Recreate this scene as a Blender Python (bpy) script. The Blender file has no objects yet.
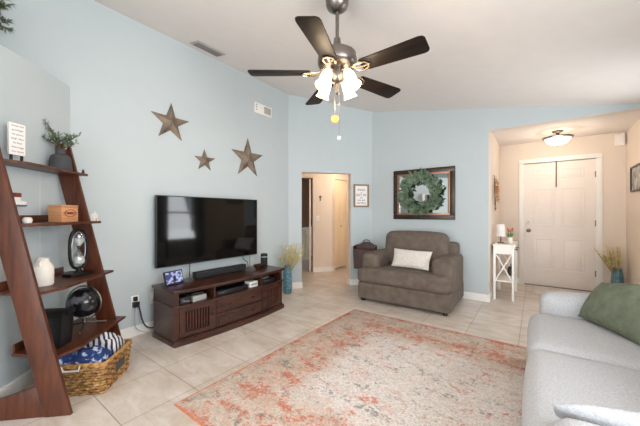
import bpy, bmesh, math, random
from math import sin, cos, pi, radians, atan2, hypot, sqrt
from mathutils import Vector, Matrix
random.seed(7)
sc = bpy.context.scene
C = sc.collection

# ------------------------------------------------------------------ camera
cd = bpy.data.cameras.new('camera'); cam = bpy.data.objects.new('camera', cd); C.objects.link(cam)
cam.location = (0, 0, 1.2); cam.rotation_euler = (radians(90), 0, radians(36.5))
cd.sensor_width = 36; cd.lens = 292 / 640 * 36; cd.shift_y = 0.5 / 640; cd.clip_start = 0.02
sc.camera = cam
# ------------------------------------------------------------------ world, exposure, window light and added fill
w = bpy.data.worlds.new('sky'); sc.world = w; w.use_nodes = True
w.node_tree.nodes['Background'].inputs[0].default_value = (0.80, 0.90, 1.0, 1)
w.node_tree.nodes['Background'].inputs[1].default_value = 1.6
sc.view_settings.view_transform = 'Standard'; sc.view_settings.look = 'None'
sc.view_settings.exposure = 0.47; sc.view_settings.gamma = 1; sc.view_settings.use_curve_mapping = False

def area(name, loc, direction, sx, sy, power, col):
    l = bpy.data.lights.new(name, 'AREA'); l.shape = 'RECTANGLE'; l.size = sx; l.size_y = sy
    l.energy = power; l.color = col
    o = bpy.data.objects.new(name, l); C.objects.link(o); o.location = loc
    o.rotation_euler = Vector(direction).to_track_quat('-Z', 'Y').to_euler()
    return o
DAY = (0.93, 0.97, 1.0)
area('added_fill_rear', (-0.45, -2.86, 1.15), (0, 1, 0.22), 2.5, 2.1, 112, DAY)  # frontal fill from behind the camera, set at added unseen glass
area('added_fill_right', (1.32, 0.55, 1.5), (-1, 0, 0.35), 1.7, 1.3, 92, DAY)  # added fill from the right, set at an invented window
area('daylight_corner_window', (1.32, 3.82, 1.2), (-1, 0, .5), 0.72, 1.4, 26, DAY)
def point(name, loc, power, col, r, parent=None):
    l = bpy.data.lights.new(name, 'POINT'); l.energy = power; l.color = col; l.shadow_soft_size = r
    o = bpy.data.objects.new(name, l); C.objects.link(o); o.location = loc
    if parent: o.parent = parent
    return o

# ------------------------------------------------------------------ materials
def S(r, g, b):
    f = lambda c: (c / 255 / 12.92) if c / 255 <= 0.04045 else ((c / 255 + 0.055) / 1.055) ** 2.4
    return (f(r), f(g), f(b), 1)
def new_mat(name):
    m = bpy.data.materials.new(name); m.use_nodes = True
    return m, m.node_tree, m.node_tree.nodes['Principled BSDF']
def nd(nt, t, **k):
    n = nt.nodes.new(t)
    for a, v in k.items(): setattr(n, a, v)
    return n
def mat(name, col, rough=0.6, metal=0.0, var=0.06, scale=8, bump=0.0, bscale=60, stretch=(1, 1, 1), col2=None, spec=None, coat=0):
    m, nt, b = new_mat(name); L = nt.links
    b.inputs['Roughness'].default_value = rough; b.inputs['Metallic'].default_value = metal
    if spec is not None: b.inputs['Specular IOR Level'].default_value = spec
    if coat: b.inputs['Coat Weight'].default_value = coat; b.inputs['Coat Roughness'].default_value = 0.15
    tc = nd(nt, 'ShaderNodeTexCoord'); mp = nd(nt, 'ShaderNodeMapping'); mp.inputs['Scale'].default_value = stretch
    L.new(tc.outputs['Object'], mp.inputs[0])
    n = nd(nt, 'ShaderNodeTexNoise'); n.inputs['Scale'].default_value = scale; n.inputs['Detail'].default_value = 4
    L.new(mp.outputs[0], n.inputs['Vector'])
    r = nd(nt, 'ShaderNodeValToRGB'); r.color_ramp.elements[0].position = 0.3; r.color_ramp.elements[1].position = 0.7
    c1 = [c * (1 - var) for c in col[:3]] + [1]; c2 = [min(1, c * (1 + var)) for c in col[:3]] + [1]
    if col2: c1, c2 = col, col2
    r.color_ramp.elements[0].color = c1; r.color_ramp.elements[1].color = c2
    L.new(n.outputs[0], r.inputs[0]); L.new(r.outputs[0], b.inputs['Base Color'])
    if bump:
        n2 = nd(nt, 'ShaderNodeTexNoise'); n2.inputs['Scale'].default_value = bscale; n2.inputs['Detail'].default_value = 3
        L.new(mp.outputs[0], n2.inputs['Vector'])
        bp = nd(nt, 'ShaderNodeBump'); bp.inputs['Strength'].default_value = bump; bp.inputs['Distance'].default_value = 0.01
        L.new(n2.outputs[0], bp.inputs['Height']); L.new(bp.outputs[0], b.inputs['Normal'])
    return m
def emis(name, col, s, base=None):
    m, nt, b = new_mat(name)
    b.inputs['Base Color'].default_value = base or col; b.inputs['Emission Color'].default_value = col
    b.inputs['Emission Strength'].default_value = s
    return m
M = {}
M['blue'] = mat('blue_wall_paint', S(188, 196, 198), 0.85, var=0.01, bump=0.05, bscale=120)
M['peach'] = mat('beige_wall_paint', S(226, 212, 198), 0.85, var=0.01, bump=0.05, bscale=120)
M['ceil'] = mat('ceiling_paint', S(228, 221, 216), 0.9, var=0.015, bump=0.15, bscale=90)
M['trim'] = mat('white_trim_paint', S(238, 234, 228), 0.4, var=0.01)
M['doorw'] = mat('door_paint', S(238, 228, 220), 0.45, var=0.01)
M['closet'] = mat('closet_paint', S(238, 222, 196), 0.5, var=0.02)
M['dwood'] = mat('dark_cherry_wood', S(40, 19, 13), 0.32, scale=5, stretch=(6, 1, 6), col2=S(72, 37, 25), bump=0.05, coat=0.08)
M['lwood'] = mat('mahogany_shelf_wood', S(60, 26, 12), 0.42, scale=5, stretch=(7, 7, 1), col2=S(96, 49, 26), bump=0.03, coat=0.04)
M['rackw'] = mat('red_brown_wood', S(38, 16, 11), 0.45, scale=9, col2=S(68, 32, 21))
M['boxw'] = mat('light_box_wood', S(186, 126, 84), 0.55, scale=5, stretch=(1, 1, 12), col2=S(214, 156, 112))
M['logo'] = mat('burnt_logo', S(122, 52, 32), 0.6)
M['black'] = mat('black_plastic', S(22, 22, 24), 0.38)
M['bfab'] = mat('black_fabric_mesh', S(30, 30, 33), 0.85, bump=0.2, bscale=400)
M['bmetal'] = mat('black_metal', S(34, 32, 33), 0.4, metal=0.6)
M['screen'] = mat('tv_screen_glass', S(10, 9, 9), 0.06, var=0.0, spec=0.45)
M['chrome'] = mat('brushed_nickel', S(132, 124, 118), 0.32, metal=1.0)
M['brass'] = mat('antique_nickel', S(205, 180, 150), 0.25, metal=1.0)
M['blade'] = mat('walnut_blade', S(14, 10, 9), 0.5, scale=6, stretch=(2, 14, 1), col2=S(34, 25, 20), spec=.2)
M['silver'] = mat('silver_plastic', S(170, 168, 165), 0.35, metal=0.4)
M['whitep'] = mat('white_ceramic', S(232, 228, 222), 0.4)
M['cream'] = mat('cream_stoneware', S(228, 222, 212), 0.6)
M['greyv'] = mat('charcoal_pottery', S(62, 63, 66), 0.75, bump=0.15, bscale=50)
M['chair'] = mat('taupe_chenille', S(103, 91, 81), 0.95, scale=11, var=0.22, bump=0.35, bscale=120)
M['cush'] = mat('cream_lumbar_fabric', S(206, 196, 186), 0.95, scale=45, col2=S(226, 220, 214), bump=0.4, bscale=60)
M['sofa'] = mat('light_grey_linen', S(172, 173, 177), 0.95, scale=170, col2=S(200, 202, 206), bump=0.25, bscale=260)
M['green'] = mat('sage_velvet', S(104, 112, 94), 0.9, scale=18, var=0.22, bump=0.4, bscale=130)
M['leaf'] = mat('leaf_green', S(84, 112, 84), 0.6, scale=14, col2=S(128, 150, 120))
M['leaf2'] = mat('eucalyptus_leaf', S(62, 84, 66), 0.6, scale=14, col2=S(122, 142, 114))
M['fern'] = mat('dark_fern_leaf', S(44, 66, 36), 0.6, scale=20, col2=S(96, 112, 70))
M['stem'] = mat('twig_brown', S(92, 66, 44), 0.8)
M['yflower'] = mat('yellow_dried_flower', S(212, 196, 122), 0.8, scale=30, col2=S(240, 230, 178))
M['pinkf'] = mat('pink_bloom', S(206, 160, 142), 0.7)
M['tulip'] = mat('coral_tulip', S(230, 120, 96), 0.6)
M['rust'] = mat('aged_tin', S(96, 86, 78), 0.6, metal=0.35, scale=9, col2=S(150, 130, 110), bump=0.2, bscale=60)
M['straw'] = mat('dried_straw', S(190, 128, 74), 0.85, scale=30, col2=S(214, 168, 118))
M['wick'] = mat('water_hyacinth', S(122, 78, 36), 0.75, scale=38, col2=S(206, 160, 98), bump=0.5, bscale=150)
M['plate'] = mat('chalk_label', S(70, 66, 60), 0.7)
M['paper'] = mat('white_paper', S(236, 230, 226), 0.8, var=0.01)
M['ink'] = mat('grey_ink', S(74, 72, 78), 0.8)
M['oak'] = mat('weathered_frame_wood', S(140, 116, 92), 0.7, scale=12, stretch=(1, 1, 8))
M['bronze'] = mat('bronze_frame', S(44, 32, 26), 0.35, metal=0.3, col2=S(64, 48, 38), scale=12)
M['copper'] = mat('copper_fillet', S(148, 114, 92), 0.35, metal=0.5)
M['photo'] = mat('grey_photograph', S(90, 88, 86), 0.4, scale=9, col2=S(206, 204, 200))
M['photo'].node_tree.nodes['Noise Texture'].inputs['Detail'].default_value = 1
M['mirror'] = mat('mirror_glass', S(226, 230, 230), 0.02, metal=1.0, var=0)
M['shadew'] = mat('linen_lamp_shade', S(232, 226, 222), 0.85)
M['matw'] = mat('pale_door_mat', S(212, 204, 198), 0.95, bump=0.4, bscale=160)
M['orangew'] = mat('orange_wood', S(196, 130, 62), 0.6)
M['tan'] = mat('tan_wood', S(196, 150, 96), 0.6)
M['brownd'] = mat('bathroom_wall', S(150, 118, 90), 0.8)
M['vent'] = mat('vent_grey', S(172, 168, 164), 0.5)
M['ventd'] = mat('vent_dark', S(136, 132, 129), 0.6)
M['curtain'] = mat('grey_curtain', S(120, 124, 128), 0.95)
M['bulb'] = emis('lit_frosted_glass', (1.0, 0.86, 0.66, 1), 3.2)
M['bowl'] = emis('lit_alabaster', (1.0, 0.90, 0.74, 1), 1.2)
M['sand'] = mat('white_sand', S(226, 224, 222), 0.8)

def glass(name, tint=(1, 1, 1, 1), gl=0.08):
    m, nt, b = new_mat(name); L = nt.links
    t = nd(nt, 'ShaderNodeBsdfTransparent'); t.inputs[0].default_value = tint
    g = nd(nt, 'ShaderNodeBsdfGlossy'); g.inputs['Roughness'].default_value = 0.03
    x = nd(nt, 'ShaderNodeMixShader'); x.inputs[0].default_value = gl
    L.new(t.outputs[0], x.inputs[1]); L.new(g.outputs[0], x.inputs[2]); L.new(x.outputs[0], nt.nodes['Material Output'].inputs[0])
    return m
M['glass'] = glass('clear_glass')
M['hglass'] = glass('hourglass_glass', (0.85, 0.9, 0.92, 1), 0.2)

def tile_mat():
    m, nt, b = new_mat('beige_floor_tile'); L = nt.links
    tc = nd(nt, 'ShaderNodeTexCoord'); mp = nd(nt, 'ShaderNodeMapping')
    mp.inputs['Location'].default_value = (0.13 + 0.44 * 20, -1.10 + 0.44 * 20, 0)
    L.new(tc.outputs['Object'], mp.inputs[0])
    br = nd(nt, 'ShaderNodeTexBrick', offset=0.0, squash=1.0)
    br.inputs['Scale'].default_value = 1; br.inputs['Brick Width'].default_value = 0.44; br.inputs['Row Height'].default_value = 0.44
    br.inputs['Mortar Size'].default_value = 0.0035; br.inputs['Mortar Smooth'].default_value = 0.3; br.inputs['Bias'].default_value = 0
    br.inputs['Color1'].default_value = S(221, 213, 206); br.inputs['Color2'].default_value = S(213, 204, 196)
    br.inputs['Mortar'].default_value = S(172, 154, 134)
    L.new(mp.outputs[0], br.inputs[0])
    mp2 = nd(nt, 'ShaderNodeMapping'); mp2.inputs['Scale'].default_value = (1.2, 3.0, 1); mp2.inputs['Rotation'].default_value = (0, 0, 0.5)
    L.new(tc.outputs['Object'], mp2.inputs[0])
    n = nd(nt, 'ShaderNodeTexNoise'); n.inputs['Scale'].default_value = 2.6; n.inputs['Detail'].default_value = 8; n.inputs['Roughness'].default_value = 0.7
    n.inputs['Distortion'].default_value = 0.6
    L.new(mp2.outputs[0], n.inputs[0])
    r = nd(nt, 'ShaderNodeValToRGB'); r.color_ramp.elements[0].position = 0.35; r.color_ramp.elements[0].color = S(214, 200, 182)
    r.color_ramp.elements[1].position = 0.65; r.color_ramp.elements[1].color = (1, 1, 1, 1)
    L.new(n.outputs[0], r.inputs[0])
    mx = nd(nt, 'ShaderNodeMix', data_type='RGBA', blend_type='MULTIPLY'); mx.inputs[0].default_value = 0.75
    L.new(br.outputs['Color'], mx.inputs[6]); L.new(r.outputs[0], mx.inputs[7]); L.new(mx.outputs[2], b.inputs['Base Color'])
    b.inputs['Roughness'].default_value = 0.32
    bp = nd(nt, 'ShaderNodeBump', invert=True); bp.inputs['Strength'].default_value = 0.3; bp.inputs['Distance'].default_value = 0.004
    L.new(br.outputs['Fac'], bp.inputs['Height']); L.new(bp.outputs[0], b.inputs['Normal'])
    return m
M['tile'] = tile_mat()

def rug_mat(hx, hy):
    m, nt, b = new_mat('distressed_rug_weave'); L = nt.links
    def math_(op, a, c=None, clamp=False):
        n = nd(nt, 'ShaderNodeMath', operation=op); n.use_clamp = clamp
        for i, v in enumerate((a, c)):
            if v is None: continue
            if isinstance(v, (int, float)): n.inputs[i].default_value = v
            else: L.new(v, n.inputs[i])
        return n.outputs[0]
    tc = nd(nt, 'ShaderNodeTexCoord'); sp = nd(nt, 'ShaderNodeSeparateXYZ'); L.new(tc.outputs['Object'], sp.inputs[0])
    dx = math_('SUBTRACT', hx, math_('ABSOLUTE', sp.outputs[0])); dy = math_('SUBTRACT', hy, math_('ABSOLUTE', sp.outputs[1]))
    d = math_('MINIMUM', dx, dy)
    def noise(scale, st=(1, 1, 1), det=5, rough=0.65, off=0):
        mp = nd(nt, 'ShaderNodeMapping'); mp.inputs['Scale'].default_value = st; mp.inputs['Location'].default_value = (off, off * .7, 0)
        L.new(tc.outputs['Object'], mp.inputs[0])
        n = nd(nt, 'ShaderNodeTexNoise'); n.inputs['Scale'].default_value = scale; n.inputs['Detail'].default_value = det; n.inputs['Roughness'].default_value = rough
        L.new(mp.outputs[0], n.inputs[0]); return n.outputs[0]
    def ramp(v, p0, p1, c0=(0, 0, 0, 1), c1=(1, 1, 1, 1)):
        r = nd(nt, 'ShaderNodeValToRGB'); r.color_ramp.elements[0].position = p0; r.color_ramp.elements[1].position = p1
        r.color_ramp.elements[0].color = c0; r.color_ramp.elements[1].color = c1
        L.new(v, r.inputs[0]); return r.outputs[0]
    def mix(f, a, c):
        x = nd(nt, 'ShaderNodeMix', data_type='RGBA'); L.new(f, x.inputs[0])
        for i, v in ((6, a), (7, c)):
            if isinstance(v, tuple): x.inputs[i].default_value = v
            else: L.new(v, x.inputs[i])
        return x.outputs[2]
    med = ramp(math_('ADD', d, math_('MULTIPLY', noise(3.0, det=3, off=2), 0.35)), 0.58, 0.78)
    base = mix(ramp(noise(5.5, (1, 1.8, 1), det=5), 0.38, 0.62), S(182, 165, 148), S(208, 195, 182))
    base = mix(math_('MULTIPLY', med, 0.85), base, S(226, 222, 220))
    base = mix(math_('MULTIPLY', ramp(noise(70, (1, 2.4, 1), det=2, off=5), 0.46, 0.56), 0.55), base, S(158, 143, 130))
    base = mix(math_('MULTIPLY', ramp(noise(55, (2.2, 1, 1), det=2, off=25), 0.52, 0.60), 0.4), base, S(226, 220, 214))
    wts = nd(nt, 'ShaderNodeValToRGB'); cr = wts.color_ramp
    vals = [(0.0, 1.0), (0.03, 0.9), (0.07, 0.45), (0.15, 0.40), (0.24, 0.55), (0.32, 0.85), (0.42, 0.75), (0.52, 0.30), (0.9, 0.05)]
    cr.elements[0].position = vals[0][0]; cr.elements[0].color = (vals[0][1],) * 3 + (1,)
    cr.elements[1].position = vals[-1][0]; cr.elements[1].color = (vals[-1][1],) * 3 + (1,)
    for p, v in vals[1:-1]:
        e = cr.elements.new(p); e.color = (v, v, v, 1)
    L.new(d, wts.inputs[0])
    def patch(off, sc1, sc2):
        lo = noise(sc1, (1.0, 1.9, 1), det=4, rough=0.6, off=off); lo2 = noise(15, (1.6, 1, 1), det=2, off=off + 4)
        hi = noise(sc2, (1, 1.5, 1), det=3, rough=0.7, off=off + 1)
        return math_('ADD', math_('ADD', math_('MULTIPLY', lo, 0.42), math_('MULTIPLY', lo2, 0.26)), math_('MULTIPLY', hi, 0.34))
    w_ = math_('MULTIPLY', wts.outputs[0], 0.085)
    pf = ramp(math_('ADD', patch(31, 6.5, 48), w_), 0.545, 0.60)
    c = mix(math_('MULTIPLY', pf, 0.32), base, S(200, 140, 116))
    rf = ramp(math_('ADD', patch(3, 4.6, 44), w_), 0.582, 0.625)
    c = mix(math_('MULTIPLY', rf, 0.75), c, S(190, 98, 70))
    gf = ramp(patch(17, 5.2, 50), 0.560, 0.61)
    c = mix(math_('MULTIPLY', gf, 0.7), c, S(100, 108, 106))
    c = mix(math_('MULTIPLY', ramp(noise(80, det=3, rough=.8, off=41), 0.56, 0.66), 0.45), c, S(196, 184, 172))
    ef = ramp(d, 0.010, 0.014, (1, 1, 1, 1), (0, 0, 0, 1))
    c = mix(math_('MULTIPLY', ef, 0.75), c, S(206, 122, 88))
    L.new(c, b.inputs['Base Color']); b.inputs['Roughness'].default_value = 0.95
    b.inputs['Specular IOR Level'].default_value = 0.1
    bp = nd(nt, 'ShaderNodeBump'); bp.inputs['Strength'].default_value = 0.3; bp.inputs['Distance'].default_value = 0.004
    L.new(noise(220, det=2), bp.inputs['Height']); L.new(bp.outputs[0], b.inputs['Normal'])
    return m

def two_tone(name, kind, c0, c1, scale, thr=(0.48, 0.52), stretch=(1, 1, 1), rot=(0, 0, 0), rough=0.9, dist=0.0, bump=0):
    m, nt, b = new_mat(name); L = nt.links
    tc = nd(nt, 'ShaderNodeTexCoord'); mp = nd(nt, 'ShaderNodeMapping'); mp.inputs['Scale'].default_value = stretch; mp.inputs['Rotation'].default_value = rot
    L.new(tc.outputs['Object'], mp.inputs[0])
    if kind == 'wave':
        n = nd(nt, 'ShaderNodeTexWave'); n.inputs['Distortion'].default_value = dist; n.inputs['Detail'].default_value = 2
    elif kind == 'voronoi': n = nd(nt, 'ShaderNodeTexVoronoi')
    else:
        n = nd(nt, 'ShaderNodeTexNoise'); n.inputs['Detail'].default_value = 3
    n.inputs['Scale'].default_value = scale; L.new(mp.outputs[0], n.inputs['Vector'])
    r = nd(nt, 'ShaderNodeValToRGB'); r.color_ramp.elements[0].position = thr[0]; r.color_ramp.elements[1].position = thr[1]
    r.color_ramp.elements[0].color = c0; r.color_ramp.elements[1].color = c1
    L.new(n.outputs[0], r.inputs[0]); L.new(r.outputs[0], b.inputs['Base Color']); b.inputs['Roughness'].default_value = rough
    if bump:
        bp = nd(nt, 'ShaderNodeBump'); bp.inputs['Strength'].default_value = bump; bp.inputs['Distance'].default_value = 0.006
        L.new(n.outputs[0], bp.inputs['Height']); L.new(bp.outputs[0], b.inputs['Normal'])
    return m
def wicker_mat():
    m = mat('water_hyacinth_weave', S(132, 86, 42), 0.75, scale=38, col2=S(214, 168, 106), bump=0.5, bscale=150)
    nt = m.node_tree; L = nt.links; b = nt.nodes['Principled BSDF']
    tc = nd(nt, 'ShaderNodeTexCoord'); sp = nd(nt, 'ShaderNodeSeparateXYZ'); L.new(tc.outputs['Object'], sp.inputs[0])
    ad = nd(nt, 'ShaderNodeMath', operation='ADD'); L.new(sp.outputs[0], ad.inputs[0]); L.new(sp.outputs[1], ad.inputs[1])
    cb = nd(nt, 'ShaderNodeCombineXYZ'); L.new(ad.outputs[0], cb.inputs[0]); L.new(sp.outputs[2], cb.inputs[1])
    br = nd(nt, 'ShaderNodeTexBrick', offset=0.5); br.inputs['Scale'].default_value = 1; br.inputs['Brick Width'].default_value = .034; br.inputs['Row Height'].default_value = .0185
    br.inputs['Mortar Size'].default_value = .0022; br.inputs['Mortar Smooth'].default_value = .6; br.inputs['Bias'].default_value = 0
    br.inputs['Color1'].default_value = (1, 1, 1, 1); br.inputs['Color2'].default_value = (.62, .58, .52, 1); br.inputs['Mortar'].default_value = (.16, .12, .08, 1)
    L.new(cb.outputs[0], br.inputs[0])
    src = b.inputs['Base Color'].links[0].from_socket
    mx = nd(nt, 'ShaderNodeMix', data_type='RGBA', blend_type='MULTIPLY'); mx.inputs[0].default_value = 1
    L.new(src, mx.inputs[6]); L.new(br.outputs['Color'], mx.inputs[7]); L.new(mx.outputs[2], b.inputs['Base Color'])
    return m
M['weave'] = wicker_mat()
M['teal'] = two_tone('teal_glazed_vase', 'voronoi', S(122, 160, 170), S(70, 112, 128), 46, (0.15, 0.6), rough=0.3, bump=0.8)
M['throw'] = two_tone('striped_throw', 'wave', S(36, 44, 70), S(206, 200, 198), 11, (0.40, 0.5), (1, 1, 1), (0, 0, .8), dist=3.2)
M['throwb'] = two_tone('blue_tie_dye_throw', 'noise', S(30, 52, 104), S(176, 190, 214), 26, (0.54, 0.62))
M['globem'] = two_tone('black_globe', 'noise', S(20, 21, 24), S(84, 88, 94), 11, (0.52, 0.6), rough=0.2)
M['emscr'] = None
def screen_mat():
    m, nt, b = new_mat('lit_display'); L = nt.links
    tc = nd(nt, 'ShaderNodeTexCoord'); n = nd(nt, 'ShaderNodeTexNoise'); n.inputs['Scale'].default_value = 34; n.inputs['Detail'].default_value = 1
    L.new(tc.outputs['Object'], n.inputs[0])
    r = nd(nt, 'ShaderNodeValToRGB'); r.color_ramp.elements[0].position = 0.42; r.color_ramp.elements[0].color = S(52, 54, 120)
    r.color_ramp.elements[1].position = 0.58; r.color_ramp.elements[1].color = S(190, 200, 236)
    L.new(n.outputs[0], r.inputs[0]); L.new(r.outputs[0], b.inputs['Emission Color']); b.inputs['Emission Strength'].default_value = 0.7
    b.inputs['Base Color'].default_value = S(20, 20, 30); return m
M['emscr'] = screen_mat()

# ------------------------------------------------------------------ mesh helpers
def I(): return bmesh.new()
def merge(bm, tmp, mx=None):
    if mx is not None: bmesh.ops.transform(tmp, matrix=mx, verts=tmp.verts)
    me = bpy.data.meshes.new('t'); tmp.to_mesh(me); tmp.free(); bm.from_mesh(me); bpy.data.meshes.remove(me)
def rotz(a): return Matrix.Rotation(a, 4, 'Z')
def T(x, y, z): return Matrix.Translation((x, y, z))
def box(bm, x0, x1, y0, y1, z0, z1, bev=0.0, mx=None, seg=2):
    t = bmesh.new(); bmesh.ops.create_cube(t, size=1)
    for v in t.verts: v.co = Vector((x0 + (v.co.x + .5) * (x1 - x0), y0 + (v.co.y + .5) * (y1 - y0), z0 + (v.co.z + .5) * (z1 - z0)))
    if bev: bmesh.ops.bevel(t, geom=t.edges[:], offset=bev, segments=seg, profile=0.6, affect='EDGES')
    merge(bm, t, mx)
def cyl(bm, p0, p1, r0, r1=None, seg=16, caps=True):
    p0, p1 = Vector(p0), Vector(p1); r1 = r0 if r1 is None else r1
    d = p1 - p0; t = bmesh.new()
    bmesh.ops.create_cone(t, cap_ends=caps, segments=seg, radius1=r0, radius2=r1, depth=d.length)
    merge(bm, t, T(*((p0 + p1) / 2)) @ d.to_track_quat('Z', 'Y').to_matrix().to_4x4())
def sph(bm, c, r, seg=16, sc_=(1, 1, 1)):
    t = bmesh.new(); bmesh.ops.create_uvsphere(t, u_segments=seg, v_segments=max(6, seg // 2), radius=r)
    merge(bm, t, T(*c) @ Matrix.Diagonal((*sc_, 1)))
def lathe(bm, prof, c=(0, 0, 0), seg=28, mx=None, closed=False):
    t = bmesh.new(); rings = []
    for r, z in prof:
        if r <= 1e-5: rings.append([t.verts.new((0, 0, z))])
        else: rings.append([t.verts.new((r * cos(2 * pi * i / seg), r * sin(2 * pi * i / seg), z)) for i in range(seg)])
    pairs = list(zip(rings, rings[1:])) + ([(rings[-1], rings[0])] if closed else [])
    for a, b_ in pairs:
        for i in range(seg):
            j = (i + 1) % seg
            if len(a) == 1 and len(b_) == 1: continue
            if len(a) == 1: t.faces.new((a[0], b_[i], b_[j]))
            elif len(b_) == 1: t.faces.new((a[i], b_[0], a[j]))
            else: t.faces.new((a[i], b_[i], b_[j], a[j]))
    bmesh.ops.recalc_face_normals(t, faces=t.faces)
    merge(bm, t, (T(*c) @ mx) if mx is not None else T(*c))
def prism(bm, pts, z0, z1, mx=None, bev=0):
    """polygon in xy extruded in z"""
    t = bmesh.new()
    a = [t.verts.new((x, y, z0)) for x, y in pts]; b_ = [t.verts.new((x, y, z1)) for x, y in pts]
    t.faces.new(a[::-1]); t.faces.new(b_)
    n = len(pts)
    for i in range(n): t.faces.new((a[i], a[(i + 1) % n], b_[(i + 1) % n], b_[i]))
    bmesh.ops.recalc_face_normals(t, faces=t.faces)
    if bev: bmesh.ops.bevel(t, geom=t.edges[:], offset=bev, segments=2, profile=0.6, affect='EDGES')
    merge(bm, t, mx)
def prism_x(bm, pts, x0, x1, bev=0, mx=None):
    """polygon in (y,z) extruded along x"""
    m = Matrix(((0, 0, 1, 0), (1, 0, 0, 0), (0, 1, 0, 0), (0, 0, 0, 1)))
    prism(bm, pts, x0, x1, (mx @ m) if mx is not None else m, bev)
def tube(bm, pts, r, seg=8, closed=False):
    P = [Vector(p) for p in pts]; n = len(P); rings = []
    up = Vector((0, 0, 1)); prev = None
    for i, p in enumerate(P):
        if closed: d = P[(i + 1) % n] - P[i - 1]
        else: d = P[min(i + 1, n - 1)] - P[max(i - 1, 0)]
        d.normalize()
        if prev is None:
            a = d.cross(up); a = a if a.length > 1e-3 else d.cross(Vector((1, 0, 0)))
        else: a = prev - d * prev.dot(d)
        a.normalize(); prev = a; b_ = d.cross(a)
        rr = r[i] if isinstance(r, (list, tuple)) else r
        rings.append([bm.verts.new(p + (a * cos(2 * pi * k / seg) + b_ * sin(2 * pi * k / seg)) * rr) for k in range(seg)])
    m = n if closed else n - 1
    for i in range(m):
        A, B = rings[i], rings[(i + 1) % n]
        for k in range(seg): bm.faces.new((A[k], B[k], B[(k + 1) % seg], A[(k + 1) % seg]))
    if not closed: bm.faces.new(rings[0][::-1]); bm.faces.new(rings[-1])
def sbox(bm, x0, x1, y0, y1, z0, z1, r=0.05, puff=(0, 0, 0), cuts=12, mx=None):
    """soft upholstered block"""
    t = bmesh.new(); bmesh.ops.create_cube(t, size=2); bmesh.ops.subdivide_edges(t, edges=t.edges[:], cuts=cuts, use_grid_fill=True)
    h = Vector(((x1 - x0) / 2, (y1 - y0) / 2, (z1 - z0) / 2)); c = Vector(((x0 + x1) / 2, (y0 + y1) / 2, (z0 + z1) / 2)); r = min(r, min(h) * 0.98)
    for v in t.verts:
        u = v.co.copy()
        # concentrate samples toward edges
        u = Vector([math.copysign(abs(q) ** 0.6, q) if q else 0 for q in u])
        p = Vector((u.x * h.x, u.y * h.y, u.z * h.z))
        k = Vector([max(-h[i] + r, min(h[i] - r, p[i])) for i in range(3)])
        d = p - k
        if d.length > 1e-6: p = k + d.normalized() * r if d.length > r or True and (abs(u.x) > .999 or abs(u.y) > .999 or abs(u.z) > .999) else p
        fx, fy, fz = (1 - u.x ** 2), (1 - u.y ** 2), (1 - u.z ** 2)
        p.x += math.copysign(puff[0] * fy * fz, u.x) if abs(u.x) > .99 else 0
        p.y += math.copysign(puff[1] * fx * fz, u.y) if abs(u.y) > .99 else 0
        p.z += math.copysign(puff[2] * fx * fy, u.z) if abs(u.z) > .99 else 0
        v.co = p + c
    merge(bm, t, mx)
def pillow(bm, A, B, Cc, D, th, n=18, pinch=0.06):
    """four corners in order, puffed both sides"""
    A, B, Cc, D = map(Vector, (A, B, Cc, D)); nr = (B - A).cross(D - A).normalized()
    cen = (A + B + Cc + D) / 4; g = {}
    for s in (1, -1):
        for i in range(n + 1):
            for j in range(n + 1):
                u, v = i / n, j / n
                eu, ev = 4 * u * (1 - u), 4 * v * (1 - v)
                if s == -1 and (i in (0, n) or j in (0, n)): g[(s, i, j)] = g[(1, i, j)]; continue
                p = A * (1 - u) * (1 - v) + B * u * (1 - v) + Cc * u * v + D * (1 - u) * v
                pin = pinch * (eu * (1 - ev) + ev * (1 - eu))
                p = p + (cen - p) * pin
                p += nr * s * th * (eu ** 0.45) * (ev ** 0.45)
                g[(s, i, j)] = bm.verts.new(p)
    for s in (1, -1):
        for i in range(n):
            for j in range(n):
                f = [g[(s, i, j)], g[(s, i + 1, j)], g[(s, i + 1, j + 1)], g[(s, i, j + 1)]]
                try: bm.faces.new(f if s == 1 else f[::-1])
                except ValueError: pass
def leaf(bm, p, d, up, L, W, bend=0.2):
    d = Vector(d).normalized(); s = d.cross(Vector(up)); s = s.normalized() if s.length > 1e-4 else Vector((1, 0, 0)); n = s.cross(d)
    p = Vector(p)
    a = bm.verts.new(p); b1 = bm.verts.new(p + d * L * .45 + s * W / 2 + n * L * bend * .3); b2 = bm.verts.new(p + d * L * .45 - s * W / 2 + n * L * bend * .3)
    m_ = bm.verts.new(p + d * L * .5 + n * L * bend * .1); c = bm.verts.new(p + d * L - n * L * bend * .5)
    bm.faces.new((a, b1, m_)); bm.faces.new((a, m_, b2)); bm.faces.new((b1, c, m_)); bm.faces.new((m_, c, b2))
def frame(bm, w_, h_, t, d, y0=0, bev=0.002):
    """picture frame ring in xz plane, centred, front towards -y"""
    box(bm, -w_ / 2, w_ / 2, y0 - d, y0, h_ / 2 - t, h_ / 2, bev); box(bm, -w_ / 2, w_ / 2, y0 - d, y0, -h_ / 2, -h_ / 2 + t, bev)
    box(bm, -w_ / 2, -w_ / 2 + t, y0 - d, y0, -h_ / 2 + t, h_ / 2 - t, bev); box(bm, w_ / 2 - t, w_ / 2, y0 - d, y0, -h_ / 2 + t, h_ / 2 - t, bev)

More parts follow.
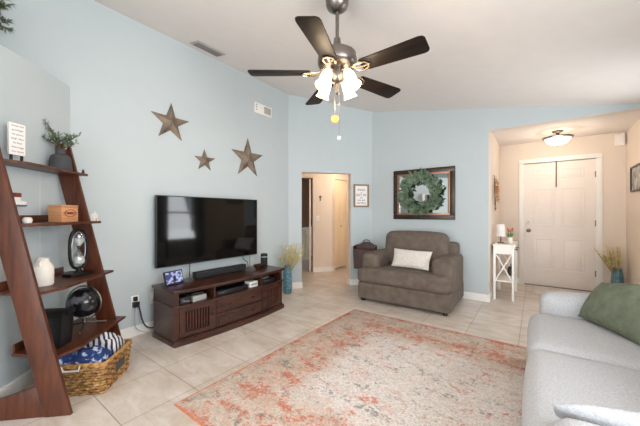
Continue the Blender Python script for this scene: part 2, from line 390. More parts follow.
def obj(name, bm, m, parent=None, smooth=True, kind=None, ang=35):
    me = bpy.data.meshes.new(name); bm.normal_update(); bm.to_mesh(me); bm.free()
    ms = m if isinstance(m, (list, tuple)) else [m]
    for q in ms: me.materials.append(q)
    if smooth:
        me.shade_smooth()
        me.set_sharp_from_angle(angle=radians(ang))
    o = bpy.data.objects.new(name, me); C.objects.link(o)
    if parent: o.parent = parent
    if kind: o['kind'] = kind
    return o
def struct(name, bm, m, parent=None, **k):
    return obj(name, bm, m, parent, kind=None if parent else 'structure', **k)
def thing(name, label, cat, loc=(0, 0, 0), rz=0, group=None):
    o = bpy.data.objects.new(name, None); C.objects.link(o); o.empty_display_size = 0.05
    o.location = loc; o.rotation_euler = (0, 0, rz); o['label'] = label; o['category'] = cat
    if group: o['group'] = group
    return o
def tag(o, label, cat, group=None, loc=None, rz=None):
    o['label'] = label; o['category'] = cat
    if group: o['group'] = group
    if loc is not None: o.location = loc
    if rz is not None: o.rotation_euler = (0, 0, rz)
    return o
def B1(*a, **k):
    bm = I(); box(bm, *a, **k); return bm
def text_mesh(s, size, m, parent, loc, rot=(pi / 2, 0, 0), ext=0.0006, name='lettering', align='CENTER'):
    cu = bpy.data.curves.new('txt', 'FONT'); cu.body = s; cu.size = size; cu.extrude = ext; cu.align_x = align; cu.align_y = 'CENTER'; cu.resolution_u = 3
    o = bpy.data.objects.new('txt', cu); C.objects.link(o)
    dg = bpy.context.evaluated_depsgraph_get(); dg.update()
    me = bpy.data.meshes.new_from_object(o.evaluated_get(dg))
    bpy.data.objects.remove(o); me.name = name; me.materials.clear(); me.materials.append(m)
    r = bpy.data.objects.new(name, me); C.objects.link(r); r.parent = parent; r.location = loc; r.rotation_euler = rot
    return r
def paint_by_normal(o, n, idx, thr=0.9):
    n = Vector(n).normalized()
    for p in o.data.polygons:
        if p.normal.dot(n) > thr: p.material_index = idx

# ================================================================== THE SETTING
XL, XR, YB, YD, YR = -3.17, 1.055, 4.54, 6.07, -2.7
def cz(x): return 2.935 - 0.178 * (x + 2.25)
struct('floor', B1(-5.6, 1.3, YR - .2, 7.2, -0.1, 0), M['tile'])
bm = I(); prism(bm, [(XL - .15, cz(XL - .15)), (XR + .15, cz(XR + .15)), (XR + .15, cz(XR + .15) + .1), (XL - .15, cz(XL - .15) + .1)], -(YB + .1), -(YR - .15),
                Matrix.Rotation(pi / 2, 4, 'X'))
struct('ceiling', bm, M['ceil'])
struct('wall_left', B1(XL - .12, XL, YR - .12, 3.44, 0, 3.25), M['blue'])
A = Vector((XL, 3.44)); Bc = Vector((-2.25, YB)); d2 = (Bc - A).normalized(); n2 = Vector((-d2.y, d2.x)); LW = (Bc - A).length
def aw(s, m=0): p = A + d2 * s + n2 * m; return (p.x, p.y)
s1, s2 = 0.214, 1.045
bm = I()
for a, b_, z0, z1 in ((-0.05, s1, 0, 3.2), (s2, LW + .05, 0, 3.2), (s1, s2, 1.868, 3.2)):
    prism(bm, [aw(a), aw(b_), aw(b_, .12), aw(a, .12)], z0, z1)
o = struct('wall_angled', bm, [M['peach'], M['blue']], smooth=False); paint_by_normal(o, (-n2.x, -n2.y, 0), 1)
bm = I(); box(bm, -2.25, -0.517, YB, YB + .12, 0, 3.1); box(bm, -0.517, XR + .12, YB, YB + .12, 2.325, 3.1)
o = struct('wall_back', bm, [M['peach'], M['blue']], smooth=False); paint_by_normal(o, (0, -1, 0), 1)
# entry
struct('wall_entry_left', B1(-0.637, -0.517, YB + .12, YD, 0, 2.5), M['peach'])
bm = I(); box(bm, -.637, -.205, YD, YD + .12, 0, 2.5); box(bm, .775, XR + .12, YD, YD + .12, 0, 2.5); box(bm, -.205, .775, YD, YD + .12, 2.06, 2.5)
struct('wall_entry_back', bm, M['peach'])
struct('ceiling_entry', B1(-.7, XR + .12, YB + .121, YD + .12, 2.395, 2.5), M['ceil'])
# right wall with the corner window and one added for light (front part blue, entry part beige)
bm = I()
def wall_x(x0, x1, y0, y1, z0, z1, holes):
    ys = sorted(holes); y = y0
    for a, b_, c, d in ys:
        box(bm, x0, x1, y, a, z0, z1); box(bm, x0, x1, a, b_, z0, c); box(bm, x0, x1, a, b_, d, z1); y = b_
    box(bm, x0, x1, y, y1, z0, z1)
WIN = [(-.3, 1.4, .95, 2.1), (3.46, 4.18, .5, 1.95)]
wall_x(XR, XR + .12, YR, YB, 0, 2.6, WIN); struct('wall_right', bm, M['blue'])
struct('wall_entry_right', B1(XR, XR + .12, YB + .001, YD, 0, 2.5), M['peach'])
bm = I()
box(bm, XL, -1.75, YR - .12, YR, 0, 3.25); box(bm, -1.75, .85, YR - .12, YR, 2.15, 3.1); box(bm, .85, XR + .12, YR - .12, YR, 0, 3.0)
struct('wall_rear', bm, M['blue'])
# half-height angled partition with plant ledge
P0 = Vector((XL, 0.73)); q = sqrt(.5)
bm = I(); prism(bm, [(XL + .001, .729), (-2.0, -.441), (-2.0, YR + .001), (XL + .001, YR + .001)], 0, 2.272); struct('wall_partition', bm, M['blue'])
# windows
def win(i, mx, w_, h_):
    bm = I()
    for (a, b_, c, d) in ((-w_ / 2, w_ / 2, h_ - .05, h_), (-w_ / 2, w_ / 2, 0, .05), (-w_ / 2, -w_ / 2 + .05, .05, h_ - .05), (w_ / 2 - .05, w_ / 2, .05, h_ - .05), (-w_ / 2 + .05, w_ / 2 - .05, h_ / 2 - .02, h_ / 2 + .02)):
        box(bm, a, b_, -.03, .03, c, d, mx=mx)
    f = struct('window_%d' % i, bm, M['trim'])
    bm = I(); box(bm, -w_ / 2 + .05, w_ / 2 - .05, -.004, .004, .05, h_ - .05, mx=mx); struct('pane', bm, M['glass'], f)
win(1, T(XR + .07, 3.82, .5) @ rotz(pi / 2), .72, 1.45)
win(2, T(XR + .07, .55, .95) @ rotz(pi / 2), 1.7, 1.15)  # unseen window, put in to carry the right-hand fill
win(3, T(-1.1, YR - .06, 0) , 1.3, 2.15)  # unseen rear glass, put in to carry the frontal fill
win(4, T(.2, YR - .06, 0), 1.3, 2.15)  # other half of the added rear glass
# curtains at the corner window
for k, y in enumerate((3.36, 4.28)):
    bm = I(); pts = [(XR - .07 + .022 * sin(j * 1.25), y - .11 + j * .22 / 24) for j in range(25)]
    prism(bm, pts + [(x + .006, yy) for x, yy in pts[::-1]], .06, 2.12)
    c = obj('curtain', bm, M['curtain']); tag(c, 'grey curtain panel at the corner window on the right, ' + ('the one nearer the sofa' if k == 0 else 'the one nearer the entry'), 'curtain')
bm = I(); tube(bm, [(XR - .07, 3.15, 2.13), (XR - .07, 4.45, 2.13)], .01)
for y in (3.2, 4.42): box(bm, XR - .07, XR - .002, y - .008, y + .008, 2.115, 2.135)
tag(obj('curtain_rod', bm, M['bmetal']), 'black curtain rod above the corner window', 'curtain rod')
# hall behind the angled opening
H0, H1, H2 = (-3.68, 4.73), (-3.42, 5.05), (-3.42, 6.1)
hd = (Vector(H1) - Vector(H0)).normalized(); hn = Vector((-hd.y, hd.x))
def hw(s, m=0): p = Vector(H0) + hd * s + hn * m; return (p.x, p.y)
LH = (Vector(H1) - Vector(H0)).length
bm = I(); prism(bm, [hw(0), H1, (-3.42, 5.12), hw(LH - .02, .1), hw(0, .1)], 0, 2.4)
prism(bm, [hw(-.85), hw(0), hw(0, .1), hw(-.85, .1)], 1.93, 2.4)
prism(bm, [hw(-1.3), hw(-.85), hw(-.85, .1), hw(-1.3, .1)], 0, 2.4)
struct('wall_hall_left', bm, M['peach'])
bm = I(); box(bm, -3.54, -3.42, 5.12, 5.155, 0, 2.4); box(bm, -3.54, -3.42, 5.66, 6.1, 0, 2.4); box(bm, -3.54, -3.42, 5.155, 5.66, 1.93, 2.4)
struct('wall_hall_closet', bm, M['peach'])
struct('wall_hall_back', B1(-3.54, -1.7, 6.1, 6.2, 0, 2.4), M['peach'])
struct('wall_hall_right', B1(-1.8, -1.7, YB + .12, 6.1, 0, 2.4), M['peach'])
struct('wall_hall_near', B1(-5.4, XL - .12, 3.3, 3.42, 0, 2.4), M['peach'])
bm = I(); prism(bm, [(-5.5, 3.42), aw(-.02, .1), aw(LW, .1), (-1.7, YB + .1), (-1.7, 6.9), (-5.5, 6.9)], 2.4, 2.5); struct('ceiling_hall', bm, M['ceil'])
struct('wall_bathroom', B1(-5.5, -5.4, 3.3, 6.9, 0, 2.4), M['brownd'])
struct('wall_bathroom_back', B1(-5.4, -3.55, 6.8, 6.9, 0, 2.4), M['brownd'])
# closet and bathroom doors
dr = struct('door_2', B1(-3.47, -3.44, 5.16, 5.655, 0.03, 1.925, bev=.003), M['closet'])
bm = I()
for y0, y1 in ((5.19, 5.385), (5.43, 5.625)):
    for z0, z1 in ((.15, .85), (.98, 1.8)): box(bm, -3.441, -3.436, y0, y1, z0, z1, bev=.002)
struct('raised_panel', bm, M['closet'], dr)
bm = I(); sph(bm, (-3.42, 5.40, .93), .014); cyl(bm, (-3.44, 5.40, .93), (-3.42, 5.40, .93), .006); struct('door_knob', bm, M['chrome'], dr)
bm = I(); dd = Vector((-.62, .78)).normalized(); p0 = Vector(hw(-.035, .03)); pr = Vector((dd.y, -dd.x))
prism(bm, [tuple(p0), tuple(p0 + dd * .7), tuple(p0 + dd * .7 - pr * .035), tuple(p0 - pr * .035)], .01, 1.91)
dr = struct('door_3', bm, M['doorw'])
bm = I()
for z in (.25, 1.0, 1.7): p = Vector(hw(-.02, -.006)); box(bm, p.x - .012, p.x + .004, p.y - .012, p.y + .004, z, z + .09)
struct('hinge', bm, M['chrome'], dr)
# baseboards
def base(name, pts, h=.085, t=.013):
    bm = I()
    for (a, b_) in zip(pts, pts[1:]):
        a, b_ = Vector(a), Vector(b_); d = (b_ - a).normalized(); n = Vector((d.y, -d.x))
        prism(bm, [tuple(a), tuple(b_), tuple(b_ + n * t), tuple(a + n * t)], 0, h)
        prism(bm, [tuple(a), tuple(b_), tuple(b_ + n * t * .6), tuple(a + n * t * .6)], h, h + .012)
    struct(name, bm, M['trim'])
base('baseboard_left', [(XL, .73), (XL, 3.44), aw(s1)])
base('baseboard_angled', [aw(s2), (-2.25, YB), (-.517, YB)])
base('baseboard_partition', [(-2.0, -.441), (XL, .73)])
base('baseboard_entry_left', [(-.517, YB), (-.517, YD), (-.205, YD)])
base('baseboard_entry_right', [(.775, YD), (XR, YD), (XR, YR)])
base('baseboard_hall', [hw(0), H1, (-3.42, 5.15)])
base('baseboard_reveal_left', [aw(s1), aw(s1, .12)])
base('baseboard_reveal_right', [aw(s2, .12), aw(s2)])
# front door
dr = struct('door_1', B1(-.165, .735, YD + .012, YD + .05, 0.012, 2.035, bev=.002), M['doorw'])
bm = I()
for x0, x1 in ((-.165 + .13, .245), (.325, .735 - .13)):
    for z0, z1 in ((.26, .80), (.99, 1.62), (1.77, 1.93)):
        a = .028
        for (u0, u1, v0, v1) in ((x0, x1, z0, z0 + a), (x0, x1, z1 - a, z1), (x0, x0 + a, z0 + a, z1 - a), (x1 - a, x1, z0 + a, z1 - a)):
            box(bm, u0, u1, YD + .005, YD + .014, v0, v1, bev=.004)
        box(bm, x0 + .045, x1 - .045, YD + .004, YD + .014, z0 + .045, z1 - .045, bev=.004)
struct('raised_panel', bm, M['doorw'], dr)
for z, n_ in ((1.05, 'deadbolt'), (.915, 'door_knob')):
    bm = I(); cyl(bm, (-.10, YD + .012, z), (-.10, YD + .002, z), .032, .03, 24)
    if n_ == 'door_knob': cyl(bm, (-.10, YD + .012, z), (-.10, YD - .045, z), .012); sph(bm, (-.10, YD - .05, z), .028, sc_=(1, .8, 1))
    else: cyl(bm, (-.10, YD + .004, z), (-.10, YD - .014, z), .02, .017, 20); box(bm, -.104, -.096, YD - .028, YD - .012, z - .014, z + .014, bev=.002)
    struct(n_, bm, M['chrome'], dr)
for z in (.28, 1.05, 1.80):
    bm = I(); cyl(bm, (.741, YD + .004, z - .05), (.741, YD + .004, z + .05), .008); box(bm, .722, .757, YD + .002, YD + .014, z - .045, z + .045); struct('hinge', bm, M['chrome'], dr)
bm = I()
box(bm, -.235, -.165, YD - .015, YD + .06, 0, 2.045, bev=.004); box(bm, .735, .805, YD - .015, YD + .06, 0, 2.045, bev=.004); box(bm, -.235, .805, YD - .0155, YD + .06, 2.045, 2.115, bev=.004)
struct('trim_1', bm, M['trim'])
struct('trim_2', B1(-.165, .735, YD - .02, YD + .09, 0, .011), M['chrome'])
struct('wall_behind_door', B1(-.3, .9, YD + .13, YD + .15, 0, 2.3), M['trim'])

# ================================================================== RUG
RX0, RX1, RY0, RY1 = -1.82, .98, .925, 3.18
bm = I(); box(bm, -(RX1 - RX0) / 2, (RX1 - RX0) / 2, -(RY1 - RY0) / 2, (RY1 - RY0) / 2, 0, .009, bev=.003)
tag(obj('area_rug', bm, rug_mat((RX1 - RX0) / 2, (RY1 - RY0) / 2)), 'large distressed rust and cream area rug on the tile floor', 'rug', loc=((RX0 + RX1) / 2, (RY0 + RY1) / 2, 0.0005))

# ================================================================== SOFA
sf = thing('sofa', 'light grey linen two-seat sofa standing on the rug along the right wall', 'sofa', (.008, 0, 0.0095))
bm = I(); sbox(bm, -.035, .93, .92, 2.97, .035, .30, .03); obj('base', bm, M['sofa'], sf)
bm = I(); sbox(bm, .0, .66, 1.165, 2.035, .285, .455, .065, (.012, .004, .014)); obj('seat_cushion', bm, M['sofa'], sf)
bm = I(); sbox(bm, .0, .66, 2.04, 2.775, .285, .450, .065, (.012, .004, .014)); obj('seat_cushion', bm, M['sofa'], sf)
for o in [x for x in sf.children if x.name.startswith('seat_cushion')]: o.location.x = -.045
bm = I(); sbox(bm, .62, .99, .92, 2.97, .2, .70, .08); obj('back_frame', bm, M['sofa'], sf)
for y0, y1 in ((1.17, 1.97), (1.99, 2.76)):
    bm = I(); sbox(bm, .55, .80, y0, y1, .44, .80, .09, (.03, 0, .02)); obj('back_cushion', bm, M['sofa'], sf)
for y0, y1 in ((.95, 1.19), (2.77, 2.98)):
    bm = I(); sbox(bm, .02, .93, y0, y1, .10, .585, .07, (.01, .01, .018)); obj('arm', bm, M['sofa'], sf)
for x in (.02, .88):
    for y in (1.0, 2.9):
        bm = I(); cyl(bm, (x, y, .001), (x, y, .05), .018, .024); obj('foot', bm, M['bmetal'], sf)
bm = I(); pillow(bm, (.235, 2.74, .475), (.475, 2.30, .475), (.62, 2.38, .82), (.365, 2.80, .72), .085, pinch=.05)
tag(obj('green_throw_pillow', bm, M['green']), 'sage green velvet square pillow leaning in the far corner of the grey sofa', 'pillow')

bm = I(); pillow(bm, (.055, 1.30, .50), (.50, 1.28, .50), (.50, 1.205, .655), (.04, 1.205, .585), .04, pinch=.0)
tag(obj('grey_throw_pillow', bm, M['sofa']), 'light grey pillow propped on the near sofa arm at the bottom edge', 'pillow')

# ================================================================== ARMCHAIR
ac = thing('armchair', 'wide taupe chenille armchair standing under the wreath mirror', 'armchair', (-1.99, 3.54, 0), radians(1.2))
W_, D_ = 1.195, .955
bm = I(); sbox(bm, 0, W_, .02, D_, .035, .262, .025, (0, .004, 0)); obj('base', bm, M['chair'], ac)
bm = I(); sbox(bm, .0, W_, -.01, .30, .255, .455, .055, (.006, .02, .01)); sbox(bm, .25, W_ - .25, .12, .75, .265, .46, .05, (0, 0, .015)); obj('seat_cushion', bm, M['chair'], ac)
for x0, x1 in ((0, .25), (W_ - .245, W_)):
    bm = I(); sbox(bm, x0, x1, .13, D_ - .02, .2, .640, .06, (.006, .015, .012)); obj('arm', bm, M['chair'], ac)
bm = I(); sbox(bm, .12, W_ - .05, .72, D_, .2, .80, .05); obj('back_frame', bm, M['chair'], ac)
bm = I(); mx = T(W_ / 2, .66, .46) @ Matrix.Rotation(radians(-9), 4, 'X'); sbox(bm, -.44, .445, -.13, .11, -.02, .47, .09, (.01, .04, .02), mx=mx); obj('back_cushion', bm, M['chair'], ac)
for x in (.06, W_ - .06):
    for y in (.08, D_ - .08):
        bm = I(); box(bm, x - .025, x + .025, y - .025, y + .025, 0, .04, bev=.003); obj('foot', bm, M['black'], ac)
bm = I(); pillow(bm, (-1.60, 3.81, .48), (-1.095, 3.80, .475), (-1.085, 3.935, .70), (-1.61, 3.94, .71), .062, pinch=.05)
tag(obj('lumbar_pillow', bm, M['cush']), 'cream patterned lumbar pillow resting on the taupe armchair', 'pillow')

# wooden rack beside the chair
mr = thing('magazine_rack', 'red-brown wooden rack with an arched handle board beside the armchair', 'magazine rack', (-2.19, 4.19, 0), radians(14))
def ywall(pts, y, t): # polygon in xz
    bm = I(); prism(bm, pts, -y - t, -y, Matrix.Rotation(pi / 2, 4, 'X')); return bm
arch = [(-.17, .33), (.15, .33), (.165, .685), (.12, .70), (.06, .735), (0, .745), (-.06, .735), (-.12, .70), (-.185, .685)]
obj('back_board', ywall(arch, .07, .016), M['rackw'], mr)
obj('front_board', ywall([(-.165, .33), (.145, .33), (.16, .63), (-.18, .63)], -.085, .016), M['rackw'], mr)
for x0, sgn in ((-.17, -1), (.14, 1)):
    bm = I(); prism_x(bm, [(-.083, .33), (.083, .33), (.083, .68), (-.083, .68)], x0 - .006, x0 + .010); o = obj('side_panel', bm, M['rackw'], mr)
    for v in o.data.vertices: v.co.x += sgn * .015 * (v.co.z - .33) / .35
obj('bottom_board', B1(-.17, .15, -.08, .08, .32, .335), M['rackw'], mr)
bm = I(); tube(bm, [(-.05, .055, .735), (-.045, .055, .765), (0, .055, .775), (.045, .055, .765), (.05, .055, .735)], .007); obj('handle', bm, M['bmetal'], mr)
for x in (-.03, .13):
    for y in (-.06, .06):
        bm = I(); box(bm, x - .012, x + .012, y - .012, y + .012, 0, .325); obj('leg', bm, M['rackw'], mr)

# ================================================================== MIRROR AND WREATH
mm = thing('wall_mirror', 'rectangular mirror in a dark bronze frame hung above the armchair', 'mirror', (-1.395, YB, 1.497))
bm = I(); frame(bm, .925, .775, .075, .035, 0, .008); obj('frame', bm, M['bronze'], mm)
bm = I(); frame(bm, .79, .64, .03, .042, 0, .005); obj('inner_fillet', bm, M['copper'], mm)
obj('mirror_glass', B1(-.37, .37, -.016, -.004, -.295, .295), M['mirror'], mm)
wr = thing('leaf_wreath', 'round green leaf wreath hung over the framed mirror', 'wreath', (-1.418, YB - .085, 1.508))
bm = I(); rng = random.Random(3)
for i in range(950):
    a = rng.uniform(0, 2 * pi); b_ = rng.uniform(0, 2 * pi); R = .243; r = .080 * sqrt(rng.random())
    rad = R + r * cos(b_); p = Vector((rad * cos(a), r * .6 * sin(b_) - .01, rad * sin(a)))
    tan = Vector((-sin(a), 0, cos(a))); out = Vector((cos(a), 0, sin(a)))
    d = tan * rng.uniform(.1, 1) + out * rng.uniform(-.8, 1.0) + Vector((0, -rng.uniform(0, .8), 0))
    leaf(bm, p, d, (rng.uniform(-.4, .4), -1, rng.uniform(-.4, .4)), rng.uniform(.045, .08), rng.uniform(.026, .042))
obj('foliage', bm, M['leaf2'], wr, smooth=False)
bm = I(); tube(bm, [(.235 * cos(t * pi / 16), .0, .235 * sin(t * pi / 16)) for t in range(32)], .012, closed=True); obj('twig_ring', bm, M['stem'], wr)
bm = I(); tube(bm, [(0, 0, .24), (0, .03, .33), (0, .035, .388), (0, .075, .39)], .004, 6); obj('hanger_hook', bm, M['bmetal'], wr)

# framed sign on the angled wall
ang = atan2(d2.y, d2.x)
p = aw(LW * .858); sg = thing('framed_sign', 'small weathered wood framed word sign beside the hall opening', 'sign', (p[0], p[1], 1.50), ang)
bm = I(); frame(bm, .27, .385, .026, .022, -.001); obj('frame', bm, M['oak'], sg)
obj('paper', B1(-.112, .112, -.012, -.002, -.17, .17), M['paper'], sg)
for s_, z_, sz in (('Always', .10, .052), ('&', .055, .03), ('EAT IN', .01, .058), ('with', -.035, .03), ('love and', -.075, .04), ('GRATEFUL', -.125, .036)):
    text_mesh(s_, sz, M['ink'], sg, (0, -.0128, z_))

# ================================================================== TELEVISION
tv = thing('television', 'large black flat television mounted on the left wall above the stand', 'television', (XL, 2.04, 1.016), pi / 2)
# local: x along +Y world, -y towards the room
w_, h_ = 1.318, .742
obj('back_shell', B1(-w_ / 2, w_ / 2, -.095, -.062, -h_ / 2, h_ / 2, bev=.004), M['black'], tv)
bm = I(); frame(bm, w_, h_, .009, .010, -.094, .002); obj('bezel', bm, M['black'], tv)
obj('screen', B1(-w_ / 2 + .009, w_ / 2 - .009, -.100, -.0951, -h_ / 2 + .009, h_ / 2 - .009), M['screen'], tv)
obj('wall_bracket', B1(-.2, .2, -.062, -.001, -.15, .15, bev=.003), M['bmetal'], tv)

# TV STAND
ts = thing('tv_stand', 'dark cherry wood television stand with bowed front and louvred doors', 'tv stand', (-3.0, 1.325, 0), 0)
Lc = 1.385
def bow(y, b0=.385): u = (y - Lc / 2) / (Lc / 2); return b0 + .06 * (1 - u * u)
def bowed(off, y0, y1, n=18, xin=0.0, b0=.40):
    pts = [(bow(y0 + (y1 - y0) * i / n, b0) + off, y0 + (y1 - y0) * i / n) for i in range(n + 1)]
    return [(xin, y0)] + pts + [(xin, y1)]
bm = I(); prism(bm, bowed(.025, -.02, Lc + .02), .478, .508, bev=.004); obj('top', bm, M['dwood'], ts)
bm = I(); prism(bm, bowed(.02, -.012, Lc + .012), 0, .045, bev=.004); prism(bm, bowed(.008, -.002, Lc + .002), .045, .058); obj('plinth', bm, M['dwood'], ts)
bm = I(); prism(bm, bowed(-.026, .0002, Lc - .0002), .058, .345); box(bm, 0, .018, 0, Lc, .345, .478)
prism(bm, bowed(.012, -.008, Lc + .008), .345, .362, bev=.003)
for y0, y1 in ((0, .045), (.375, .395), (Lc - .395, Lc - .375), (Lc - .045, Lc)):
    prism(bm, [(0, y0), (bow(y0), y0), (bow(y1), y1), (0, y1)], .362, .478)
for y0, y1 in ((0, .045), (.375, .395), (Lc - .395, Lc - .375), (Lc - .045, Lc)):
    prism(bm, [(bow(y0) - .020, y0), (bow(y0) + .006, y0), (bow(y1) + .006, y1), (bow(y1) - .020, y1)], .058, .345)
obj('body', bm, M['dwood'], ts)
def front_panel(y0, y1, z0, z1, off, n=6): # bowed slab
    bm = I(); o_ = [(bow(y0 + (y1 - y0) * i / n) + off, y0 + (y1 - y0) * i / n) for i in range(n + 1)]
    prism(bm, o_ + [(x - .016, y) for x, y in o_[::-1]], z0, z1, bev=.0015); return bm
def knob(par, y, z, off=.0):
    bm = I(); x = bow(y) + off; cyl(bm, (x, y, z), (x + .014, y, z), .004); sph(bm, (x + .018, y, z), .010, 12); obj('knob', bm, M['bmetal'], par)
for k, (y0, y1) in enumerate(((.048, .372), (Lc - .372, Lc - .048))):
    f = front_panel(y0, y0 + .05, .064, .34, .012)
    merge(f, front_panel(y1 - .05, y1, .064, .34, .012)); merge(f, front_panel(y0 + .05, y1 - .05, .064, .105, .012)); merge(f, front_panel(y0 + .05, y1 - .05, .30, .34, .012))
    n = 8
    for i in range(n):
        yy = y0 + .055 + (y1 - y0 - .11) * (i + .5) / n
        box(f, bow(yy) - .016, bow(yy) + .006, yy - .0080, yy + .0080, .105, .30, bev=.003)
    dd_ = obj('door', f, M['dwood'], ts); knob(dd_, (y1 - .025) if k == 0 else (y0 + .025), .215, .006)
for z0, z1 in ((.064, .196), (.204, .34)):
    f = front_panel(.40, Lc - .40, z0, z1, .008, 10); merge(f, front_panel(.425, Lc - .425, z0 + .025, z1 - .025, .015, 10))
    dd_ = obj('drawer', f, M['dwood'], ts); knob(dd_, .54, (z0 + z1) / 2, .015); knob(dd_, Lc - .54, (z0 + z1) / 2, .015)
def on_stand(y, x, z=.508): return (-3.0 + x, 1.325 + y * 1.385 / 1.47, z)
# things in the open bays
def gadget(name, label, cat, loc, sx, sy, sz, m, detail=None, rz=0):
    t = thing(name, label, cat, loc, rz)
    obj('case', B1(-sx / 2, sx / 2, -sy / 2, sy / 2, 0, sz, bev=.004), m, t)
    if detail: detail(t, sx, sy, sz)
    return t
zb = .3625
def d_logo(t, sx, sy, sz): text_mesh('Classic', .028, M['silver'], t, (sx / 2 + .0008, 0, sz * .45), (pi / 2, .15, pi / 2), name='logo')
def d_front(t, sx, sy, sz): obj('front_panel', B1(sx / 2, sx / 2 + .003, -sy / 2 + .01, sy / 2 - .01, sz * .3, sz * .7), M['silver'], t)
def d_leds(t, sx, sy, sz):
    for k in range(3):
        bm = I(); box(bm, sx / 2, sx / 2 + .002, -sy / 2 + .04 + k * .03, -sy / 2 + .05 + k * .03, sz * .45, sz * .6); obj('indicator_light', bm, M['silver'], t)
gadget('game_box', 'black box with pale script lettering in the left bay of the stand', 'box', on_stand(.11, .32, zb), .16, .10, .065, M['black'], d_logo)
gadget('cable_box', 'silver grey box in the left bay of the stand, right of the black box', 'set top box', on_stand(.262, .30, zb), .20, .14, .052, M['silver'], d_front)
gadget('cable_box', 'slim black box stacked on the silver box in the stand', 'set top box', on_stand(.255, .29, zb + .0525), .16, .12, .022, M['black'])
gadget('disc_player', 'long black disc player in the middle bay of the stand', 'disc player', on_stand(.66, .29, zb), .24, .40, .045, M['black'], d_leds)
gadget('router', 'small white box in the middle bay of the stand', 'router', on_stand(.965, .36, zb), .10, .11, .062, M['whitep'], d_front)
gadget('amplifier', 'black box in the right bay of the stand under the remote', 'media box', on_stand(1.24, .27, zb), .2, .22, .04, M['black'], d_leds)
t = thing('remote_control', 'silver remote control lying on the black box in the right bay', 'remote control', on_stand(1.25, .30, zb + .0405), radians(20))
obj('case', B1(-.02, .02, -.07, .07, 0, .014, bev=.004), M['silver'], t)
bm = I()
for i in range(5):
    for j in (-1, 0, 1): box(bm, j * .011 - .003, j * .011 + .003, -.05 + i * .02, -.042 + i * .02, .0138, .016)
obj('button', bm, M['black'], t)
# on top
t = thing('smart_display', 'small smart display with lit purple screen at the left end of the stand', 'smart display', on_stand(.135, .17), radians(12))
mx = Matrix.Rotation(radians(-16), 4, 'Y')
bm = I(); box(bm, -.014, .004, -.102, .102, .006, .136, bev=.005, mx=mx); obj('body', bm, M['black'], t)
bm = I(); box(bm, .0035, .006, -.090, .090, .018, .124, mx=mx); obj('screen', bm, M['emscr'], t)
bm = I(); lathe(bm, [(0, .0), (.038, 0), (.04, .02), (.03, .075), (0, .08)], (-.04, 0, 0.0)); obj('speaker_base', bm, M['bfab'], t)
t = thing('soundbar', 'long black soundbar lying on the stand below the television', 'soundbar', on_stand(.735, .10))
obj('case', B1(-.04, .036, -.33, .33, .004, .07, bev=.008), M['black'], t)
obj('grille', B1(.036, .039, -.32, .32, .01, .064, bev=.001), M['bfab'], t)
for y in (-.28, .28): obj('foot', B1(-.03, .03, y - .03, y + .03, 0, .005), M['black'], t)
bm = I(); lathe(bm, [(0, 0), (.04, 0), (.065, .02), (.085, .05), (.08, .052), (.058, .026), (.035, .010), (0, .008)], seg=32)
for v in bm.verts: v.co.x *= .62
tag(obj('wooden_bowl', bm, M['rackw']), 'oval brown wooden bowl on the right end of the stand', 'bowl', loc=on_stand(1.245, .19), rz=radians(10))
t = thing('smart_speaker', 'black cylindrical speaker at the right end of the stand', 'speaker', on_stand(1.41, .12))
bm = I(); lathe(bm, [(0, 0), (.043, 0), (.045, .004), (.045, .16), (.042, .166), (0, .166)]); obj('body', bm, M['bfab'], t)
bm = I(); lathe(bm, [(.0455, .12), (.0465, .125), (.0455, .13)]); lathe(bm, [(.03, .1665), (.038, .1675), (.041, .1665)]); obj('control_ring', bm, M['silver'], t)
# cables
def cable(pts, r, m, label, n=30):
    P = [Vector(p) for p in pts]; out = []
    for i in range(len(P) - 1):
        a, b_, c, d = P[max(i - 1, 0)], P[i], P[i + 1], P[min(i + 2, len(P) - 1)]
        for k in range(6):
            t_ = k / 6; out.append(.5 * ((2 * b_) + (c - a) * t_ + (2 * a - 5 * b_ + 4 * c - d) * t_ ** 2 + (3 * b_ - a - 3 * c + d) * t_ ** 3))
    out.append(P[-1]); bm = I(); tube(bm, out, r, 6); return tag(obj('cable', bm, m), label, 'cable')
cable([(-3.11, 1.76, .66), (-3.105, 1.755, .60), (-3.10, 1.75, .52), (-3.06, 1.74, .30), (-3.04, 1.735, .03)], .005, M['black'], 'black cable dropping from the television behind the stand, left one')
cable([(-3.12, 2.50, .66), (-3.11, 2.50, .60), (-3.09, 2.53, .57), (-3.08, 2.55, .53), (-3.08, 2.55, .3)], .004, M['black'], 'looped black cable under the right part of the television')
cable([(-3.12, 2.60, .67), (-3.11, 2.61, .62), (-3.09, 2.59, .56), (-3.085, 2.60, .3)], .004, M['black'], 'thin black cable at the right end of the television')
t = thing('wall_outlet', 'white wall outlet with black adapter plugged in beside the stand', 'outlet', (XL, 1.225, .335), pi / 2)
obj('cover_plate', B1(-.035, .035, -.006, -.0005, -.058, .058, bev=.002), M['trim'], t)
obj('plug', B1(-.028, .028, -.045, -.006, -.05, .0, bev=.005), M['black'], t); obj('plug', B1(-.02, .014, -.035, -.006, .01, .05, bev=.004), M['black'], t)
t = thing('wall_outlet', 'white cable outlet plate nearly touching the left side of the stand', 'outlet', (XL, 1.40, .335), pi / 2)
obj('cover_plate', B1(-.035, .035, -.006, -.0005, -.058, .058, bev=.002), M['trim'], t)
bm = I(); cyl(bm, (0, -.006, 0), (0, -.012, 0), .006); obj('jack', bm, M['chrome'], t)
cable([(-3.125, 1.24, .30), (-3.11, 1.25, .24), (-3.09, 1.26, .16), (-3.06, 1.29, .09), (-3.03, 1.36, .07), (-3.02, 1.5, .06)], .007, M['black'], 'thick black power cord from the outlet to behind the stand')
